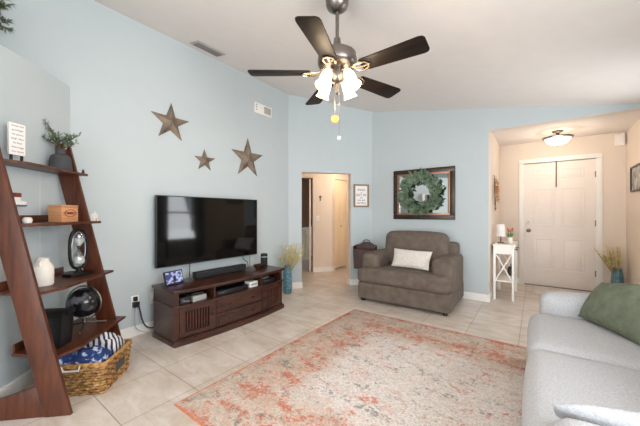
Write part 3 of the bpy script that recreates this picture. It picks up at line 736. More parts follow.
cable([(-3.13, 1.215, .29), (-3.12, 1.205, .18), (-3.11, 1.215, .09), (-3.08, 1.27, .045), (-3.04, 1.36, .02), (-3.03, 1.5, .02)], .0035, M['silver'], 'thin grey cord from the outlet trailing near the floor')

# ================================================================== STARS AND PANEL ON LEFT WALL
def star(tips, cy, czz, label):
    bm = I(); c = bm.verts.new((.055, cy, czz)); n = 5; tips = sorted(tips, key=lambda t: atan2(t[1] - czz, t[0] - cy))
    tv_ = [bm.verts.new((.003, y, z)) for y, z in tips]; inn = []
    tb = [bm.verts.new((.0, y, z)) for y, z in tips]; ib = []
    for i in range(n):
        a, b_ = tips[i], tips[(i + 1) % n]; m_ = ((a[0] + b_[0]) / 2, (a[1] + b_[1]) / 2); k = .46
        p = (cy + (m_[0] - cy) * k, czz + (m_[1] - czz) * k); inn.append(bm.verts.new((.012, *p))); ib.append(bm.verts.new((0, *p)))
    for i in range(n):
        bm.faces.new((c, tv_[i], inn[i])); bm.faces.new((c, inn[i], tv_[(i + 1) % n]))
        bm.faces.new((tv_[i], tb[i], ib[i], inn[i])); bm.faces.new((inn[i], ib[i], tb[(i + 1) % n], tv_[(i + 1) % n]))
    bmesh.ops.recalc_face_normals(bm, faces=bm.faces)
    for v in bm.verts: v.co -= Vector((0, cy, czz))
    tag(obj('barn_star', bm, M['rust'], smooth=False), label, 'wall star', loc=(XL + .003, cy, czz))
f_ = (-sin(radians(36.5)), cos(radians(36.5))); r_ = (cos(radians(36.5)), sin(radians(36.5)))
def on_left(px, py, x=XL + .02):
    u = (px - 320) / 292; dx, dy = f_[0] + u * r_[0], f_[1] + u * r_[1]; t = x / dx; return (t * dy, 1.2 - (py - 213.5) / 292 * t)
star([on_left(*p) for p in ((172, 102.6), (190, 121.4), (182.6, 140.8), (159, 135.8), (151.5, 110.6))], *on_left(170.8, 122.6), 'large aged metal star, leftmost of the three on the wall')
star([on_left(*p) for p in ((205, 149), (216, 158.5), (211.5, 170.5), (199, 169), (195, 155.5))], *on_left(205, 160.5), 'smallest aged metal star, the middle and lowest of three')
star([on_left(*p) for p in ((248.5, 137.6), (263.5, 155.2), (257.9, 176.4), (238.5, 174), (232, 148.8))], *on_left(248, 158.5), 'aged metal star on the right of the three, above the television')
t = thing('alarm_panel', 'white alarm box with grey grille high on the left wall', 'alarm', (XL, 2.90, 2.69), pi / 2)
obj('housing', B1(-.17, .16, -.022, -.0005, -.075, .07, bev=.004), M['trim'], t)
obj('speaker_grille', B1(.0, .13, -.026, -.022, -.05, .045, bev=.002), M['vent'], t)
for z in (-.03, .005, .04):
    bm = I(); cyl(bm, (-.14, -.022, z), (-.14, -.026, z), .009); obj('button', bm, M['ventd'], t)

# ceiling vent
t = thing('ceiling_vent', 'grey metal air vent on the sloped ceiling above the stars', 'air vent', (-2.975, 1.90, cz(-2.975)))
t.rotation_euler = (0, atan2(.178, 1), 0)
bm = I(); box(bm, -.085, .085, -.17, .17, -.012, -.001, bev=.003); obj('flange', bm, M['vent'], t)
bm = I()
for x in (-.05, -.025, 0, .025, .05): box(bm, x - .004, x + .010, -.15, .15, -.02, -.012)
obj('louvre', bm, M['ventd'], t)

# ================================================================== CEILING FAN
FX, FY = -1.093, 1.675; FZ = cz(FX)
fn = thing('ceiling_fan', 'five-blade dark walnut ceiling fan with lit tulip shades on a nickel rod', 'ceiling fan', (FX, FY, FZ))
zo = -FZ
bm = I(); lathe(bm, [(0, .02), (.08, .02), (.08, -.075), (.072, -.09), (.078, -.10), (.068, -.125), (.035, -.15), (.02, -.158), (0, -.158)]); obj('canopy', bm, M['chrome'], fn)
bm = I(); cyl(bm, (0, 0, -.14), (0, 0, zo + 2.35), .0125, seg=16); lathe(bm, [(.0, zo + 2.40), (.022, zo + 2.395), (.026, zo + 2.36), (.03, zo + 2.34), (0, zo + 2.34)]); obj('downrod', bm, M['chrome'], fn)
bm = I(); lathe(bm, [(0, 2.31), (.05, 2.309), (.105, 2.302), (.128, 2.285), (.134, 2.25), (.134, 2.222), (.126, 2.205), (.10, 2.19), (.06, 2.185), (0, 2.185)], (0, 0, zo), 36); obj('motor_housing', bm, M['chrome'], fn)
bm = I(); lathe(bm, [(0, 2.19), (.045, 2.188), (.05, 2.16), (.052, 2.13), (.046, 2.105), (.03, 2.09), (.012, 2.085), (.008, 2.03), (.012, 2.02), (0, 2.01)], (0, 0, zo), 28); obj('light_kit', bm, M['chrome'], fn)
for k in range(5):
    a = radians(0.5 + 72 * k)
    mxb = rotz(a) @ T(0, 0, zo + 2.160) @ Matrix.Rotation(radians(-11), 4, 'X')
    pts = [(.185, -.048), (.20, -.055), (.57, -.070), (.592, -.064), (.602, -.048), (.602, .048), (.592, .064), (.57, .070), (.20, .055), (.185, .048)]
    bm = I(); prism(bm, pts, -.004, .004, mxb, bev=.0015); bl = obj('blade', bm, M['blade'], fn)
    bm = I()
    loop = [(.10, 0, .018), (.13, .012, .006), (.155, .034, -.008), (.19, .040, -.010), (.225, .028, -.010), (.24, 0, -.010), (.225, -.028, -.010), (.19, -.040, -.010), (.155, -.034, -.008), (.13, -.012, .006)]
    tube(bm, [tuple(mxb @ Vector(p)) for p in loop], .007, 8, closed=True)
    tube(bm, [tuple(mxb @ Vector(p)) for p in ((.09, 0, .03), (.12, 0, .012), (.16, 0, -.008), (.24, 0, -.010))], .0065, 8)
    obj('blade_arm', bm, M['brass'], fn)
for k in range(4):
    a = radians(36.5 + 45 + 90 * k); mx = rotz(a)
    bm = I(); tube(bm, [tuple(mx @ Vector(p)) for p in ((.03, 0, zo + 2.15), (.05, 0, zo + 2.165), (.07, 0, zo + 2.165), (.082, 0, zo + 2.15))], .009, 8)
    ar = obj('lamp_arm', bm, M['brass'], fn)
    tilt = T(.082, 0, zo + 2.152) @ Matrix.Rotation(radians(-27), 4, 'Y') @ Matrix.Diagonal((.76, .76, 1.1, 1))
    bm = I(); prof = [(.020, .0), (.034, -.012), (.046, -.035), (.050, -.06), (.047, -.085), (.052, -.105), (.064, -.125), (.060, -.124), (.048, -.104), (.043, -.085), (.046, -.06), (.042, -.036), (.030, -.014), (.016, -.003)]
    lathe(bm, prof, seg=28, mx=mx @ tilt, closed=True)
    obj('lamp_shade', bm, M['bulb'], fn)
    bm = I(); t_ = bmesh.new(); bmesh.ops.create_uvsphere(t_, u_segments=14, v_segments=10, radius=.026); merge(bm, t_, mx @ tilt @ T(0, 0, -.055)); cyl(bm, mx @ tilt @ Vector((0, 0, -.035)), mx @ tilt @ Vector((0, 0, .005)), .014); obj('light_bulb', bm, M['bulb'], fn)
    pt = mx @ tilt @ Vector((0, 0, -.15)); point('fan_bulb_light', pt, 4.5, (1.0, .74, .48), .035, fn)
for (px, zb_, m, r, nm) in ((-.012, 1.845, 'orangew', .026, 'wood'), (.022, 1.71, 'whitep', .012, 'white')):
    bm = I(); cyl(bm, (px, -.01, zo + 2.09), (px, -.01, zo + zb_ + r), .0013, seg=6); ch = obj('pull_chain', bm, M['chrome'], fn)
    bm = I()
    if nm == 'wood': cyl(bm, Vector((px, -.01, zo + zb_)) + Vector((f_[0], f_[1], 0)) * .005, Vector((px, -.01, zo + zb_)) - Vector((f_[0], f_[1], 0)) * .005, r, seg=28)
    else: sph(bm, (px, -.01, zo + zb_), r)
    p_ = obj('pull_pendant', bm, M[m], ch); p_['label'] = 'round tan wood pull disc' if nm == 'wood' else 'small white pull ball'

# ================================================================== LADDER SHELF
RZ = radians(-45)
def W(s, m, z): return (P0.x + q * (s + m), P0.y + q * (m - s), z)
ls = thing('ladder_shelf', 'mahogany leaning ladder shelf with four angled shelves against the left partition', 'shelf', (P0.x, P0.y, 0), RZ)
def mf(z): return .516 - .240 * z
for s in (.81, .16):
    bm = I(); prism_x(bm, [(mf(0), 0), (mf(0) - .14, 0), (.004, 1.57), (.004, 1.755), (mf(1.755), 1.755)], s - .011, s + .011, bev=.002); obj('side_rail', bm, M['lwood'], ls)
    bm = I(); prism_x(bm, [(.42, .003), (.02, .003), (.02, .085), (.06, .108), (.17, .135), (.345, .19), (.40, .17)], s - .010, s + .010, bev=.002); obj('foot', bm, M['lwood'], ls)
for z, m_, mb, sl in ((1.525, .187, .016, .798), (1.138, .286, .016, .798), (.730, .381, .05, .75), (.342, .473, .12, .71)):
    bm = I(); prism(bm, [(.09, m_), (.66, m_), (.798, m_ - .06), (sl, mb), (.09, mb)], z - .018, z, bev=.0015); o = obj('shelf', bm, M['lwood'], ls, ang=14)
    if z < 1.5:
        obj('back_lip', B1(.175, sl - .005, mb + .002, mb + .014, z, z + .05, bev=.002), M['lwood'], ls)
# ---- top shelf
t = thing('word_plaque', 'small white word plaque on black legs at the left of the top shelf', 'plaque', W(.635, .09, 1.5255), radians(-45 - 14) + pi)
mx = Matrix.Identity(4)
bm = I(); box(bm, -.046, .046, -.008, .008, .045, .245, bev=.002, mx=mx); obj('board', bm, M['paper'], t)
for x in (-.03, .03):
    bm = I(); box(bm, x - .005, x + .005, -.03, .03, 0, .006); box(bm, x - .005, x + .005, -.006, .006, .0, .055, mx=mx); obj('leg', bm, M['black'], t)
for k, s_ in enumerate(('always kiss', 'goodnight', 'say please', 'laugh often', 'be kind', 'share hugs', 'love more')):
    zz = .230 - k * .027
    text_mesh(s_, .0165, M['ventd'], t, (0, -.0088 - zz * math.tan(radians(-4)) * 0, zz), (pi / 2, 0, 0), ext=.0004)
t = thing('pottery_vase', 'charcoal pottery vase on the top shelf holding a leafy twig arrangement', 'vase', W(.265, .10, 1.5255))
bm = I(); lathe(bm, [(0, 0), (.066, 0), (.070, .008), (.067, .05), (.060, .10), (.052, .116), (.034, .124), (.030, .14), (.033, .165), (.029, .165), (.025, .14), (.02, .12), (0, .11)], seg=32); obj('body', bm, M['greyv'], t)
t = thing('plant_arrangement', 'green and pink leafy sprigs standing in the charcoal vase', 'plant', W(.265, .10, 1.5255 + .135))
bm = I(); bl = I(); bf = I(); rng = random.Random(11)
for i in range(20):
    a = rng.uniform(0, 2 * pi); sp = rng.uniform(.03, .12); hgt = rng.uniform(.06, .16)
    if i < 3: a = radians(-150 + i * 14); sp = .12 + .015 * i; hgt = .20 + .02 * i
    pts = [Vector((0, 0, 0)), Vector((cos(a) * sp * .3, sin(a) * sp * .3, hgt * .6)), Vector((cos(a) * sp, sin(a) * sp, hgt))]
    tube(bm, pts, .0022, 5)
    for k in range(12):
        u = rng.uniform(.4, 1.0); p = pts[1].lerp(pts[2], (u - .4) / .6)
        d = Vector((rng.uniform(-1, 1), rng.uniform(-1, 1), rng.uniform(-.2, 1)))
        leaf(bl, p, d, (0, 0, 1), rng.uniform(.03, .055), .015)
    if i % 4 == 0:
        for k in range(3): sph(bf, pts[1].lerp(pts[2], rng.random()) + Vector((rng.uniform(-.015, .015),) * 3), .0075, 6)
for b_ in (bm, bl, bf):
    for v in b_.verts:
        m_ = (v.co.x + v.co.y) * q + .10
        if m_ < .012: v.co.x += (.012 - m_) * q; v.co.y += (.012 - m_) * q
obj('stem', bm, M['stem'], t); obj('foliage', bl, M['leaf'], t, smooth=False); obj('flower', bf, M['pinkf'], t)
bm = I(); lathe(bm, [(0, 0), (.022, 0), (.028, .045), (.025, .045), (.02, .006), (0, .005)])
tag(obj('small_cup', bm, M['whitep']), 'small white cup right of the charcoal vase on the top shelf', 'cup', loc=W(.118, .095, 1.5255))
bm = I(); lathe(bm, [(0, 0), (.010, 0), (.011, .012), (.007, .022), (.008, .03), (0, .038)], seg=12)
tag(obj('figurine', bm, M['black']), 'tiny black figurine at the right tip of the top shelf', 'figurine', loc=W(.105, .160, 1.5255))
# ---- second shelf
t = thing('keepsake_box', 'light wooden box with a burnt oval emblem on the second shelf', 'box', W(.335, .165, 1.1385), RZ + pi - radians(8))
# local x = -s ; front (+m) is local -y
obj('body', B1(-.072, .072, -.048, .048, 0, .108, bev=.002), M['boxw'], t)
obj('lid', B1(-.073, .073, -.049, .049, .109, .124, bev=.002), M['boxw'], t)
bm = I(); tube(bm, [(.045 * cos(k * pi / 16), -.0492, .064 + .026 * sin(k * pi / 16)) for k in range(32)], .0022, 5, closed=True)
for z in (.058, .070): box(bm, -.058, .058, -.0500, -.0482, z - .002, z + .002)
box(bm, -.026, .026, -.0505, -.0482, .060, .068); obj('emblem', bm, M['logo'], t)
t = thing('house_figurine', 'small white house-shaped ornament at the right end of the second shelf', 'ornament', W(.118, .25, 1.1385), RZ)
bm = I(); box(bm, -.024, .024, -.016, .016, 0, .045, bev=.001); prism_x(bm, [(-.018, .045), (.018, .045), (0, .062)], -.026, .026); box(bm, -.012, -.002, -.004, .006, .05, .078); obj('house', bm, M['whitep'], t)
bm = I(); box(bm, .0, .010, .016, .0175, 0, .022); obj('door', bm, M['boxw'], t)
bm = I(); lathe(bm, [(0, 0), (.022, 0), (.026, .02), (.02, .034), (.012, .038), (0, .038)])
tag(obj('candle_pot', bm, M['whitep']), 'small white pot at the left of the second shelf', 'pot', loc=W(.62, .14, 1.1385))
t = thing('boat_figurine', 'small blue and white ornament with a brown top on a post', 'ornament', W(.66, .105, 1.1385), RZ)
bm = I(); cyl(bm, (0, 0, .006), (0, 0, .11), .006); lathe(bm, [(0, 0), (.03, 0), (.03, .006), (0, .008)]); obj('post', bm, M['bmetal'], t)
bm = I(); prism(bm, [(-.035, -.018), (.05, -.014), (.085, 0), (.05, .014), (-.035, .018)], .105, .14, Matrix.Rotation(radians(0), 4, 'Y') @ rotz(pi), bev=.006); obj('hull', bm, M['whitep'], t)
obj('hull_stripe', B1(-.06, .037, -.0195, .0195, .107, .117, bev=.002), mat('navy_blue_paint', S(74, 98, 130), .5), t)
bm = I(); box(bm, -.022, .02, -.012, .012, .14, .165, bev=.002); obj('cabin', bm, M['whitep'], t)
bm = I(); box(bm, -.026, .024, -.015, .015, .165, .192, bev=.004); obj('roof', bm, M['logo'], t)
# ---- third shelf
t = thing('stoneware_jug', 'cream stoneware jug with a small ear handle on the third shelf', 'jug', W(.60, .215, .7305), RZ); t.scale = (.9, .9, .93)
bm = I(); lathe(bm, [(0, 0), (.056, 0), (.061, .008), (.061, .115), (.057, .132), (.040, .160), (.036, .168), (.035, .186), (.038, .192), (.030, .192), (.029, .17), (0, .16)], seg=32); obj('body', bm, M['cream'], t)
bm = I(); tube(bm, [(.030 + .022 * sin(k * pi / 8), .012, .178 - .045 * k / 8) for k in range(9)], .006, 8); obj('handle', bm, M['cream'], t)
t = thing('hourglass', 'white-sand hourglass in an oval black metal frame on the third shelf', 'hourglass', W(.285, .235, .7305), radians(-45 - 20))
bm = I(); box(bm, -.09, .09, -.045, .045, 0, .022, bev=.006); lathe(bm, [(0, .02), (.035, .022), (.018, .04), (.012, .06), (0, .06)]); obj('base', bm, M['bmetal'], t)
bm = I(); ov = [(.066 * (abs(cos(k * pi / 20)) ** .7) * (1 if cos(k * pi / 20) > 0 else -1), 0, .20 + .145 * (abs(sin(k * pi / 20)) ** .75) * (1 if sin(k * pi / 20) > 0 else -1)) for k in range(40)]
tube(bm, ov, .011, 8, closed=True); obj('oval_frame', bm, M['bmetal'], t)
hp = [(0, .082), (.036, .086), (.043, .11), (.036, .15), (.012, .188), (.005, .20), (.012, .212), (.036, .25), (.043, .29), (.036, .314), (0, .318)]
bm = I(); lathe(bm, hp, seg=24); obj('glass_bulb', bm, M['hglass'], t)
bm = I(); lathe(bm, [(0, .088), (.034, .09), (.038, .11), (.030, .14), (0, .15)], seg=24); lathe(bm, [(0, .22), (.013, .225), (.033, .256), (.038, .28), (0, .282)], seg=24); obj('sand', bm, M['sand'], t)
bm = I(); tube(bm, [(.052 * cos(k * pi / 20), .0, .20 + .128 * sin(k * pi / 20)) for k in range(40)], .003, 6, closed=True); obj('inner_ring', bm, M['silver'], t)
# ---- bottom shelf
t = thing('desk_globe', 'black desk globe with silver ring on a splayed tripod, bottom shelf', 'globe', W(.33, .30, .3425), radians(-50))
gc = Vector((0, 0, .192)); R = .108
bm = I(); sph(bm, gc, R, 32); obj('globe_ball', bm, M['globem'], t)
tl = Matrix.Rotation(radians(20), 3, 'X')
bm = I(); tube(bm, [tuple(gc + tl @ Vector((0, (R + .014) * cos(k * pi / 20), (R + .014) * sin(k * pi / 20)))) for k in range(40)], .005, 8, closed=True)
for s_ in (1, -1): cyl(bm, gc + tl @ Vector((0, 0, s_ * (R - .002))), gc + tl @ Vector((0, 0, s_ * (R + .022))), .006)
obj('meridian_ring', bm, M['chrome'], t)
bm = I(); cyl(bm, (0, 0, .04), (0, 0, .075), .012); sph(bm, (0, 0, .045), .015); obj('hub', bm, M['chrome'], t)
for k in range(3):
    a = radians(25 + 120 * k); bm = I(); cyl(bm, (0, 0, .045), (.14 * cos(a), .14 * sin(a), .008), .0075, .006); sph(bm, (.14 * cos(a), .14 * sin(a), .008), .008, 8); obj('leg', bm, M['chrome'], t)
t = thing('file_holder', 'black tapered box with a hinged lid standing behind the front rail', 'box', W(.625, .28, .3425), RZ)
bm = I(); prism_x(bm, [(-.085, 0), (.085, 0), (.10, .195), (-.10, .195)], -.055, .055, bev=.003); obj('body', bm, M['black'], t)
bm = I(); box(bm, -.062, .062, -.106, .106, .196, .225, bev=.003); obj('lid', bm, M['bmetal'], t)
bm = I(); tube(bm, [(.03, .106, .21), (.03, .12, .215), (-.03, .12, .215), (-.03, .106, .21)], .004, 6); obj('handle', bm, M['bmetal'], t)
# thin cord behind shelf
bm = I(); tube(bm, [W(.33, .006, 1.50), W(.33, .006, .9), W(.33, .006, .3)], .0012, 6)
tag(obj('cord', bm, M['trim']), 'thin white cord running down the wall behind the ladder shelf', 'cord')

# ================================================================== BASKET AND THROWS
bk = thing('wicker_basket', 'woven tan wicker basket on the floor under the bottom shelf', 'basket', W(.455, .405, 0), radians(-45) )
hx, hy, hb = .165, .18, .205
def rect_path(ax, ay, r, n=11):
    pts = []
    for (cx, cy, a0) in ((ax - r, ay - r, 0), (-ax + r, ay - r, 90), (-ax + r, -ay + r, 180), (ax - r, -ay + r, 270)):
        for k in range(4): a = radians(a0 + k * 30); pts.append((cx + r * cos(a), cy + r * sin(a)))
    out = []
    m_ = len(pts)
    for i in range(m_):
        a, b_ = Vector(pts[i]), Vector(pts[(i + 1) % m_]); L_ = (b_ - a).length; k = max(1, int(L_ / .012))
        for j in range(k): out.append(a.lerp(b_, j / k))
    return out
bm = I(); rows = 11
for rr in range(rows):
    z = .010 + rr * (hb - .02) / (rows - 1); fl_ = 1 + .10 * z / hb; pts = []
    base_ = rect_path(hx * fl_, hy * fl_, .02)
    acc = 0
    for i, p in enumerate(base_):
        acc += (p - base_[i - 1]).length if i else 0
        o_ = .0045 * sin(acc / .034 * pi + (rr % 2) * pi); nrm = Vector((p.x / hx, p.y / hy)).normalized()
        # outward push along the dominant side normal
        dn = Vector((math.copysign(1, p.x), 0)) if abs(p.x) / (hx * fl_) > abs(p.y) / (hy * fl_) else Vector((0, math.copysign(1, p.y)))
        pts.append((p.x + dn.x * o_, p.y + dn.y * o_, z))
    tube(bm, pts, .0094, 6, closed=True)
for p in rect_path(hx, hy, .035)[::3]: cyl(bm, (p.x * .985, p.y * .985, .005), (p.x * 1.085, p.y * 1.085, hb), .0055, seg=6)
box(bm, -hx + .02, hx - .02, -hy + .02, hy - .02, .002, .012)
obj('woven_side', bm, M['weave'], bk, ang=60)
bm = I(); tube(bm, [(p.x, p.y, hb + .003) for p in rect_path(hx * 1.11, hy * 1.11, .024)], .010, 8, closed=True); obj('rim', bm, M['wick'], bk)
bm = I(); box(bm, -.055, .055, hy * 1.06 + .010, hy * 1.06 + .016, .085, .145, bev=.002); obj('label_plate', bm, M['plate'], bk)
bm = I(); tube(bm, [(hx * 1.11 + .004, -.055, hb + .006), (hx * 1.11 + .006, -.045, hb - .03), (hx * 1.11 + .006, .045, hb - .03), (hx * 1.11 + .004, .055, hb + .006)], .006, 6); obj('handle_grip', bm, M['whitep'], bk)
def throw(x0, x1, y0, y1, z0, z1, m, label, seed, rot=0):
    bm = I(); t_ = bmesh.new(); bmesh.ops.create_grid(t_, x_segments=30, y_segments=30, size=1); rng = random.Random(seed)
    ph = [rng.uniform(0, 6) for _ in range(6)]; t_.free()
    g = {}; n = 30
    for i in range(n + 1):
        for j in range(n + 1):
            u, v = i / n * 2 - 1, j / n * 2 - 1; e = (1 - abs(u) ** 4) * (1 - abs(v) ** 4)
            z = z0 + (z1 - z0) * e ** .5 + .012 * sin(u * 7 + ph[0] + 1.5 * v) * e + .010 * sin(v * 9 + ph[1] + 2 * u) * e
            g[i, j] = bm.verts.new((x0 + (u + 1) / 2 * (x1 - x0), y0 + (v + 1) / 2 * (y1 - y0), z))
    for i in range(n):
        for j in range(n): bm.faces.new((g[i, j], g[i + 1, j], g[i + 1, j + 1], g[i, j + 1]))
    bot = [g[0, j] for j in range(n + 1)] + [g[i, n] for i in range(1, n + 1)] + [g[n, j] for j in range(n - 1, -1, -1)] + [g[i, 0] for i in range(n - 1, 0, -1)]
    lo = [bm.verts.new((v.co.x * .96 + .04 * (x0 + x1) / 2, v.co.y * .96 + .04 * (y0 + y1) / 2, z0 - .06)) for v in bot]
    for k in range(len(bot)): bm.faces.new((bot[k], bot[(k + 1) % len(bot)], lo[(k + 1) % len(bot)], lo[k]))
    bm.faces.new(lo[::-1]); bmesh.ops.recalc_face_normals(bm, faces=bm.faces)
    tag(obj('throw_blanket', bm, m), label, 'blanket', loc=W(.455, .405, 0), rz=radians(-45))
throw(-.155, -.012, -.16, .165, .205, .30, M['throw'], 'navy and white striped throw folded in the wicker basket', 1)
throw(-.006, .155, -.16, .165, .185, .255, M['throwb'], 'blue tie-dye throw in the left part of the wicker basket', 2)

# ================================================================== LEDGE PLANT
t = thing('ledge_plant', 'dark green artificial plant on the high ledge at top left', 'plant', (-3.04, .27, 2.273))
bm = I(); lathe(bm, [(0, 0), (.06, 0), (.075, .10), (.07, .10), (.055, .01), (0, .01)]); obj('pot', bm, M['greyv'], t)
bm = I(); bs = I(); rng = random.Random(21)
for i in range(26):
    a = rng.uniform(0, 2 * pi); sp = rng.uniform(.05, .125); h_ = rng.uniform(.12, .42)
    if cos(a) < 0: sp *= .55
    pts = [Vector((0, 0, .09)), Vector((cos(a) * sp * .5, sin(a) * sp * .5, .12 + h_ * .8)), Vector((cos(a) * sp, sin(a) * sp, .10 + h_))]
    tube(bs, pts, .002, 5)
    for k in range(26):
        p = pts[1].lerp(pts[2], rng.random()); dd_ = Vector((cos(a) + rng.uniform(-1, 1), sin(a) + rng.uniform(-1, 1), rng.uniform(-.6, .6)))
        leaf(bm, p, dd_, (0, 0, 1), rng.uniform(.025, .045), .009)
for v in bm.verts:
    if v.co.x < -.1: v.co.x = -.1
obj('foliage', bm, M['fern'], t, smooth=False); obj('stem', bs, M['stem'], t)

# ================================================================== FLOOR VASES
def floor_vase(loc, label, vl, seed, bias=(0, 0), h=.42, sc_=1.0, slope=-1):
    t = thing('floor_vase', label, 'vase', loc)
    bm = I(); lathe(bm, [(0, 0), (.054, 0), (.062, .01), (.070, .10), (.069, .22), (.060, .34), (.050, .39), (.054, h), (.048, h), (.044, .39), (.04, .3), (0, .28)], seg=36); obj('body', bm, M['teal'], t)
    f = thing('dried_flowers', vl, 'flowers', (loc[0], loc[1], loc[2] + .29))
    rng = random.Random(seed); bs = I(); bf = I()
    for i in range(34):
        a = rng.uniform(0, 2 * pi); sp = rng.uniform(.06, .20) * sc_; hh = rng.uniform(.24, .47)
        if loc[0] + cos(a) * sp < XL + .03: a = pi - a
        if loc[0] + cos(a) * sp > XR - .04: sp = .06
        pts = [Vector((cos(a) * .02, sin(a) * .02, 0)), Vector((cos(a) * (.02 + sp * .45), sin(a) * (.02 + sp * .45), hh * .5)), Vector((cos(a) * sp, sin(a) * sp, hh))]
        pts[1] += Vector((bias[0] * .5, bias[1] * .5, 0)); pts[2] += Vector((bias[0], bias[1], 0))
        tube(bs, pts, .0022, 5)
        for k in range(30):
            p = pts[1].lerp(pts[2], rng.uniform(.0, 1.0)) + Vector((rng.uniform(-.02, .02), rng.uniform(-.02, .02), rng.uniform(-.02, .02)))
            dd_ = Vector((rng.uniform(-1, 1), rng.uniform(-1, 1), rng.uniform(-.3, 1))); leaf(bf, p, dd_, (0, 0, 1), .024, .015)
    obj('stem', bs, mat('straw_stem', S(170, 150, 96), .8) if seed == 5 else bpy.data.materials['straw_stem'], f); obj('blossom', bf, M['yflower'], f, smooth=False)
floor_vase((-3.01, 3.245, 0), 'tall textured teal vase on the floor at the right end of the stand', 'yellow dried sprays in the teal vase beside the television stand', 5, (.05, .06))
floor_vase((.93, 5.86, 0), 'tall textured teal vase in the entry corner right of the front door', 'yellow dried sprays in the teal vase right of the front door', 6, (-.06, -.02))

# ================================================================== ENTRY FURNITURE
et = thing('entry_table', 'narrow white wooden table with crossed end braces in the entry', 'table', (-.495, 4.74, 0))
TX, TY, TH = .27, .70, .77
obj('top', B1(0, TX, -.01, TY, TH - .018, TH, bev=.003), M['trim'], et)
for x in (.012, TX - .040):
    for y in (.0, TY - .035):
        obj('leg', B1(x, x + .028, y, y + .028, 0, TH - .018, bev=.002), M['trim'], et)
bm = I(); box(bm, .03, TX - .03, .004, .02, TH - .13, TH - .018); box(bm, .016, .03, .02, TY - .03, TH - .13, TH - .018); box(bm, .03, TX - .03, TY - .03, TY - .015, TH - .13, TH - .018); obj('apron', bm, M['trim'], et)
df = obj('drawer', B1(TX - .03, TX - .014, .032, TY - .04, TH - .125, TH - .022, bev=.002), M['trim'], et)
for y in (.20, .48):
    bm = I(); cyl(bm, (TX - .014, y, TH - .075), (TX + .004, y, TH - .075), .005); sph(bm, (TX + .008, y, TH - .075), .011, 12); obj('knob', bm, M['bmetal'], df)
obj('lower_shelf', B1(.02, TX - .02, .005, TY - .012, .255, .272, bev=.002), M['trim'], et)
for y in (.006, TY - .026):
    bm = I()
    for (a, b_) in (((.04, .275), (TX - .04, TH - .13)), ((TX - .04, .275), (.04, TH - .13))):
        n_ = Vector((b_[0] - a[0], 0, b_[1] - a[1])); L_ = n_.length; an = atan2(n_.z, n_.x)
        o_ = 0 if a[0] < b_[0] else .003
        box(bm, 0, L_, -.006, .006, -.007, .007, mx=T(a[0], y + .008 + o_, a[1]) @ Matrix.Rotation(-an, 4, 'Y'))
    obj('cross_brace', bm, M['trim'], et)
def ont(x, y, z=TH): return (-.495 + x, 4.74 + y, z)
t = thing('table_lamp', 'small white shaded lamp on a dark base standing on the entry table', 'lamp', ont(.085, .22))
bm = I(); box(bm, -.04, .04, -.03, .03, 0, .016, bev=.003); cyl(bm, (0, 0, .016), (0, 0, .11), .008); obj('base', bm, M['bronze'], t)
bm = I(); lathe(bm, [(.060, .10), (.052, .275), (.049, .275), (.057, .10)], seg=28, closed=True); obj('lamp_shade', bm, M['shadew'], t)
t = thing('tulip_pot', 'pot of coral tulips beside the lamp on the entry table', 'flower pot', ont(.19, .34))
bm = I(); lathe(bm, [(0, 0), (.03, 0), (.038, .085), (.034, .085), (.027, .01), (0, .01)]); obj('pot', bm, M['whitep'], t)
bm = I(); bt = I(); rng = random.Random(2)
for i in range(9):
    a = i * .7; p = Vector((cos(a) * .022, sin(a) * .022, .075)); tip = Vector((cos(a) * .032, sin(a) * .032, .165 + rng.uniform(0, .03)))
    tube(bm, [p, tip], .0025, 5); leaf(bm, p, Vector((cos(a), sin(a), 2.2)), (0, 0, 1), .09, .02)
    if i < 5: sph(bt, tip + Vector((0, 0, .012)), .016, 10, (.8, .8, 1.3))
obj('leaf', bm, mat('fresh_green', S(86, 132, 60), .6), t); obj('tulip_bloom', bt, M['tulip'], t)
bm = I(); lathe(bm, [(0, 0), (.032, 0), (.032, .006), (0, .006)], seg=24)
tag(obj('coaster', bm, M['tan']), 'small round tan wooden coaster in front of the tulip pot', 'coaster', loc=ont(.165, .13))
t = thing('handbag', 'small black pouch on the lower shelf of the entry table', 'bag', ont(.19, .48, .2725))
bm = I(); sbox(bm, -.035, .035, -.05, .05, 0, .13, .02, (.008, 0, 0)); obj('body', bm, M['black'], t)
bm = I(); tube(bm, [(0, -.03 + .06 * k / 8, .125 + .05 * sin(pi * k / 8)) for k in range(9)], .004, 6); obj('handle', bm, M['black'], t)
# dried swag on entry left wall
t = thing('dried_swag', 'dried straw flower swag hung on the wall above the entry table', 'wall swag', (-.517, 5.02, 1.50))
bm = I(); bs = I(); rng = random.Random(8)
for i in range(26):
    y0 = rng.uniform(-.02, .02); dn = rng.choice((1, -1, -1)); L_ = rng.uniform(.12, .30)
    tube(bs, [(.02, y0, 0), (.03, y0 + rng.uniform(-.03, .03), dn * L_ * .5), (.025 + rng.uniform(0, .02), y0 + rng.uniform(-.08, .08), dn * L_ * .9)], .0025, 5)
for i in range(230):
    z = rng.gauss(.03, .085); p = (.03 + rng.uniform(-.012, .03), rng.gauss(0, .035), z)
    leaf(bm, p, (rng.uniform(0, 1), rng.uniform(-1, 1), rng.uniform(-1, 1)), (1, 0, 0), rng.uniform(.03, .05), .02)
obj('blossom', bm, M['straw'], t, smooth=False); obj('stem', bs, M['stem'], t)
bm = I(); tube(bm, [(.003, 0, .27), (.018, 0, .265), (.02, 0, .02)], .004, 6); obj('hanger', bm, M['stem'], t)
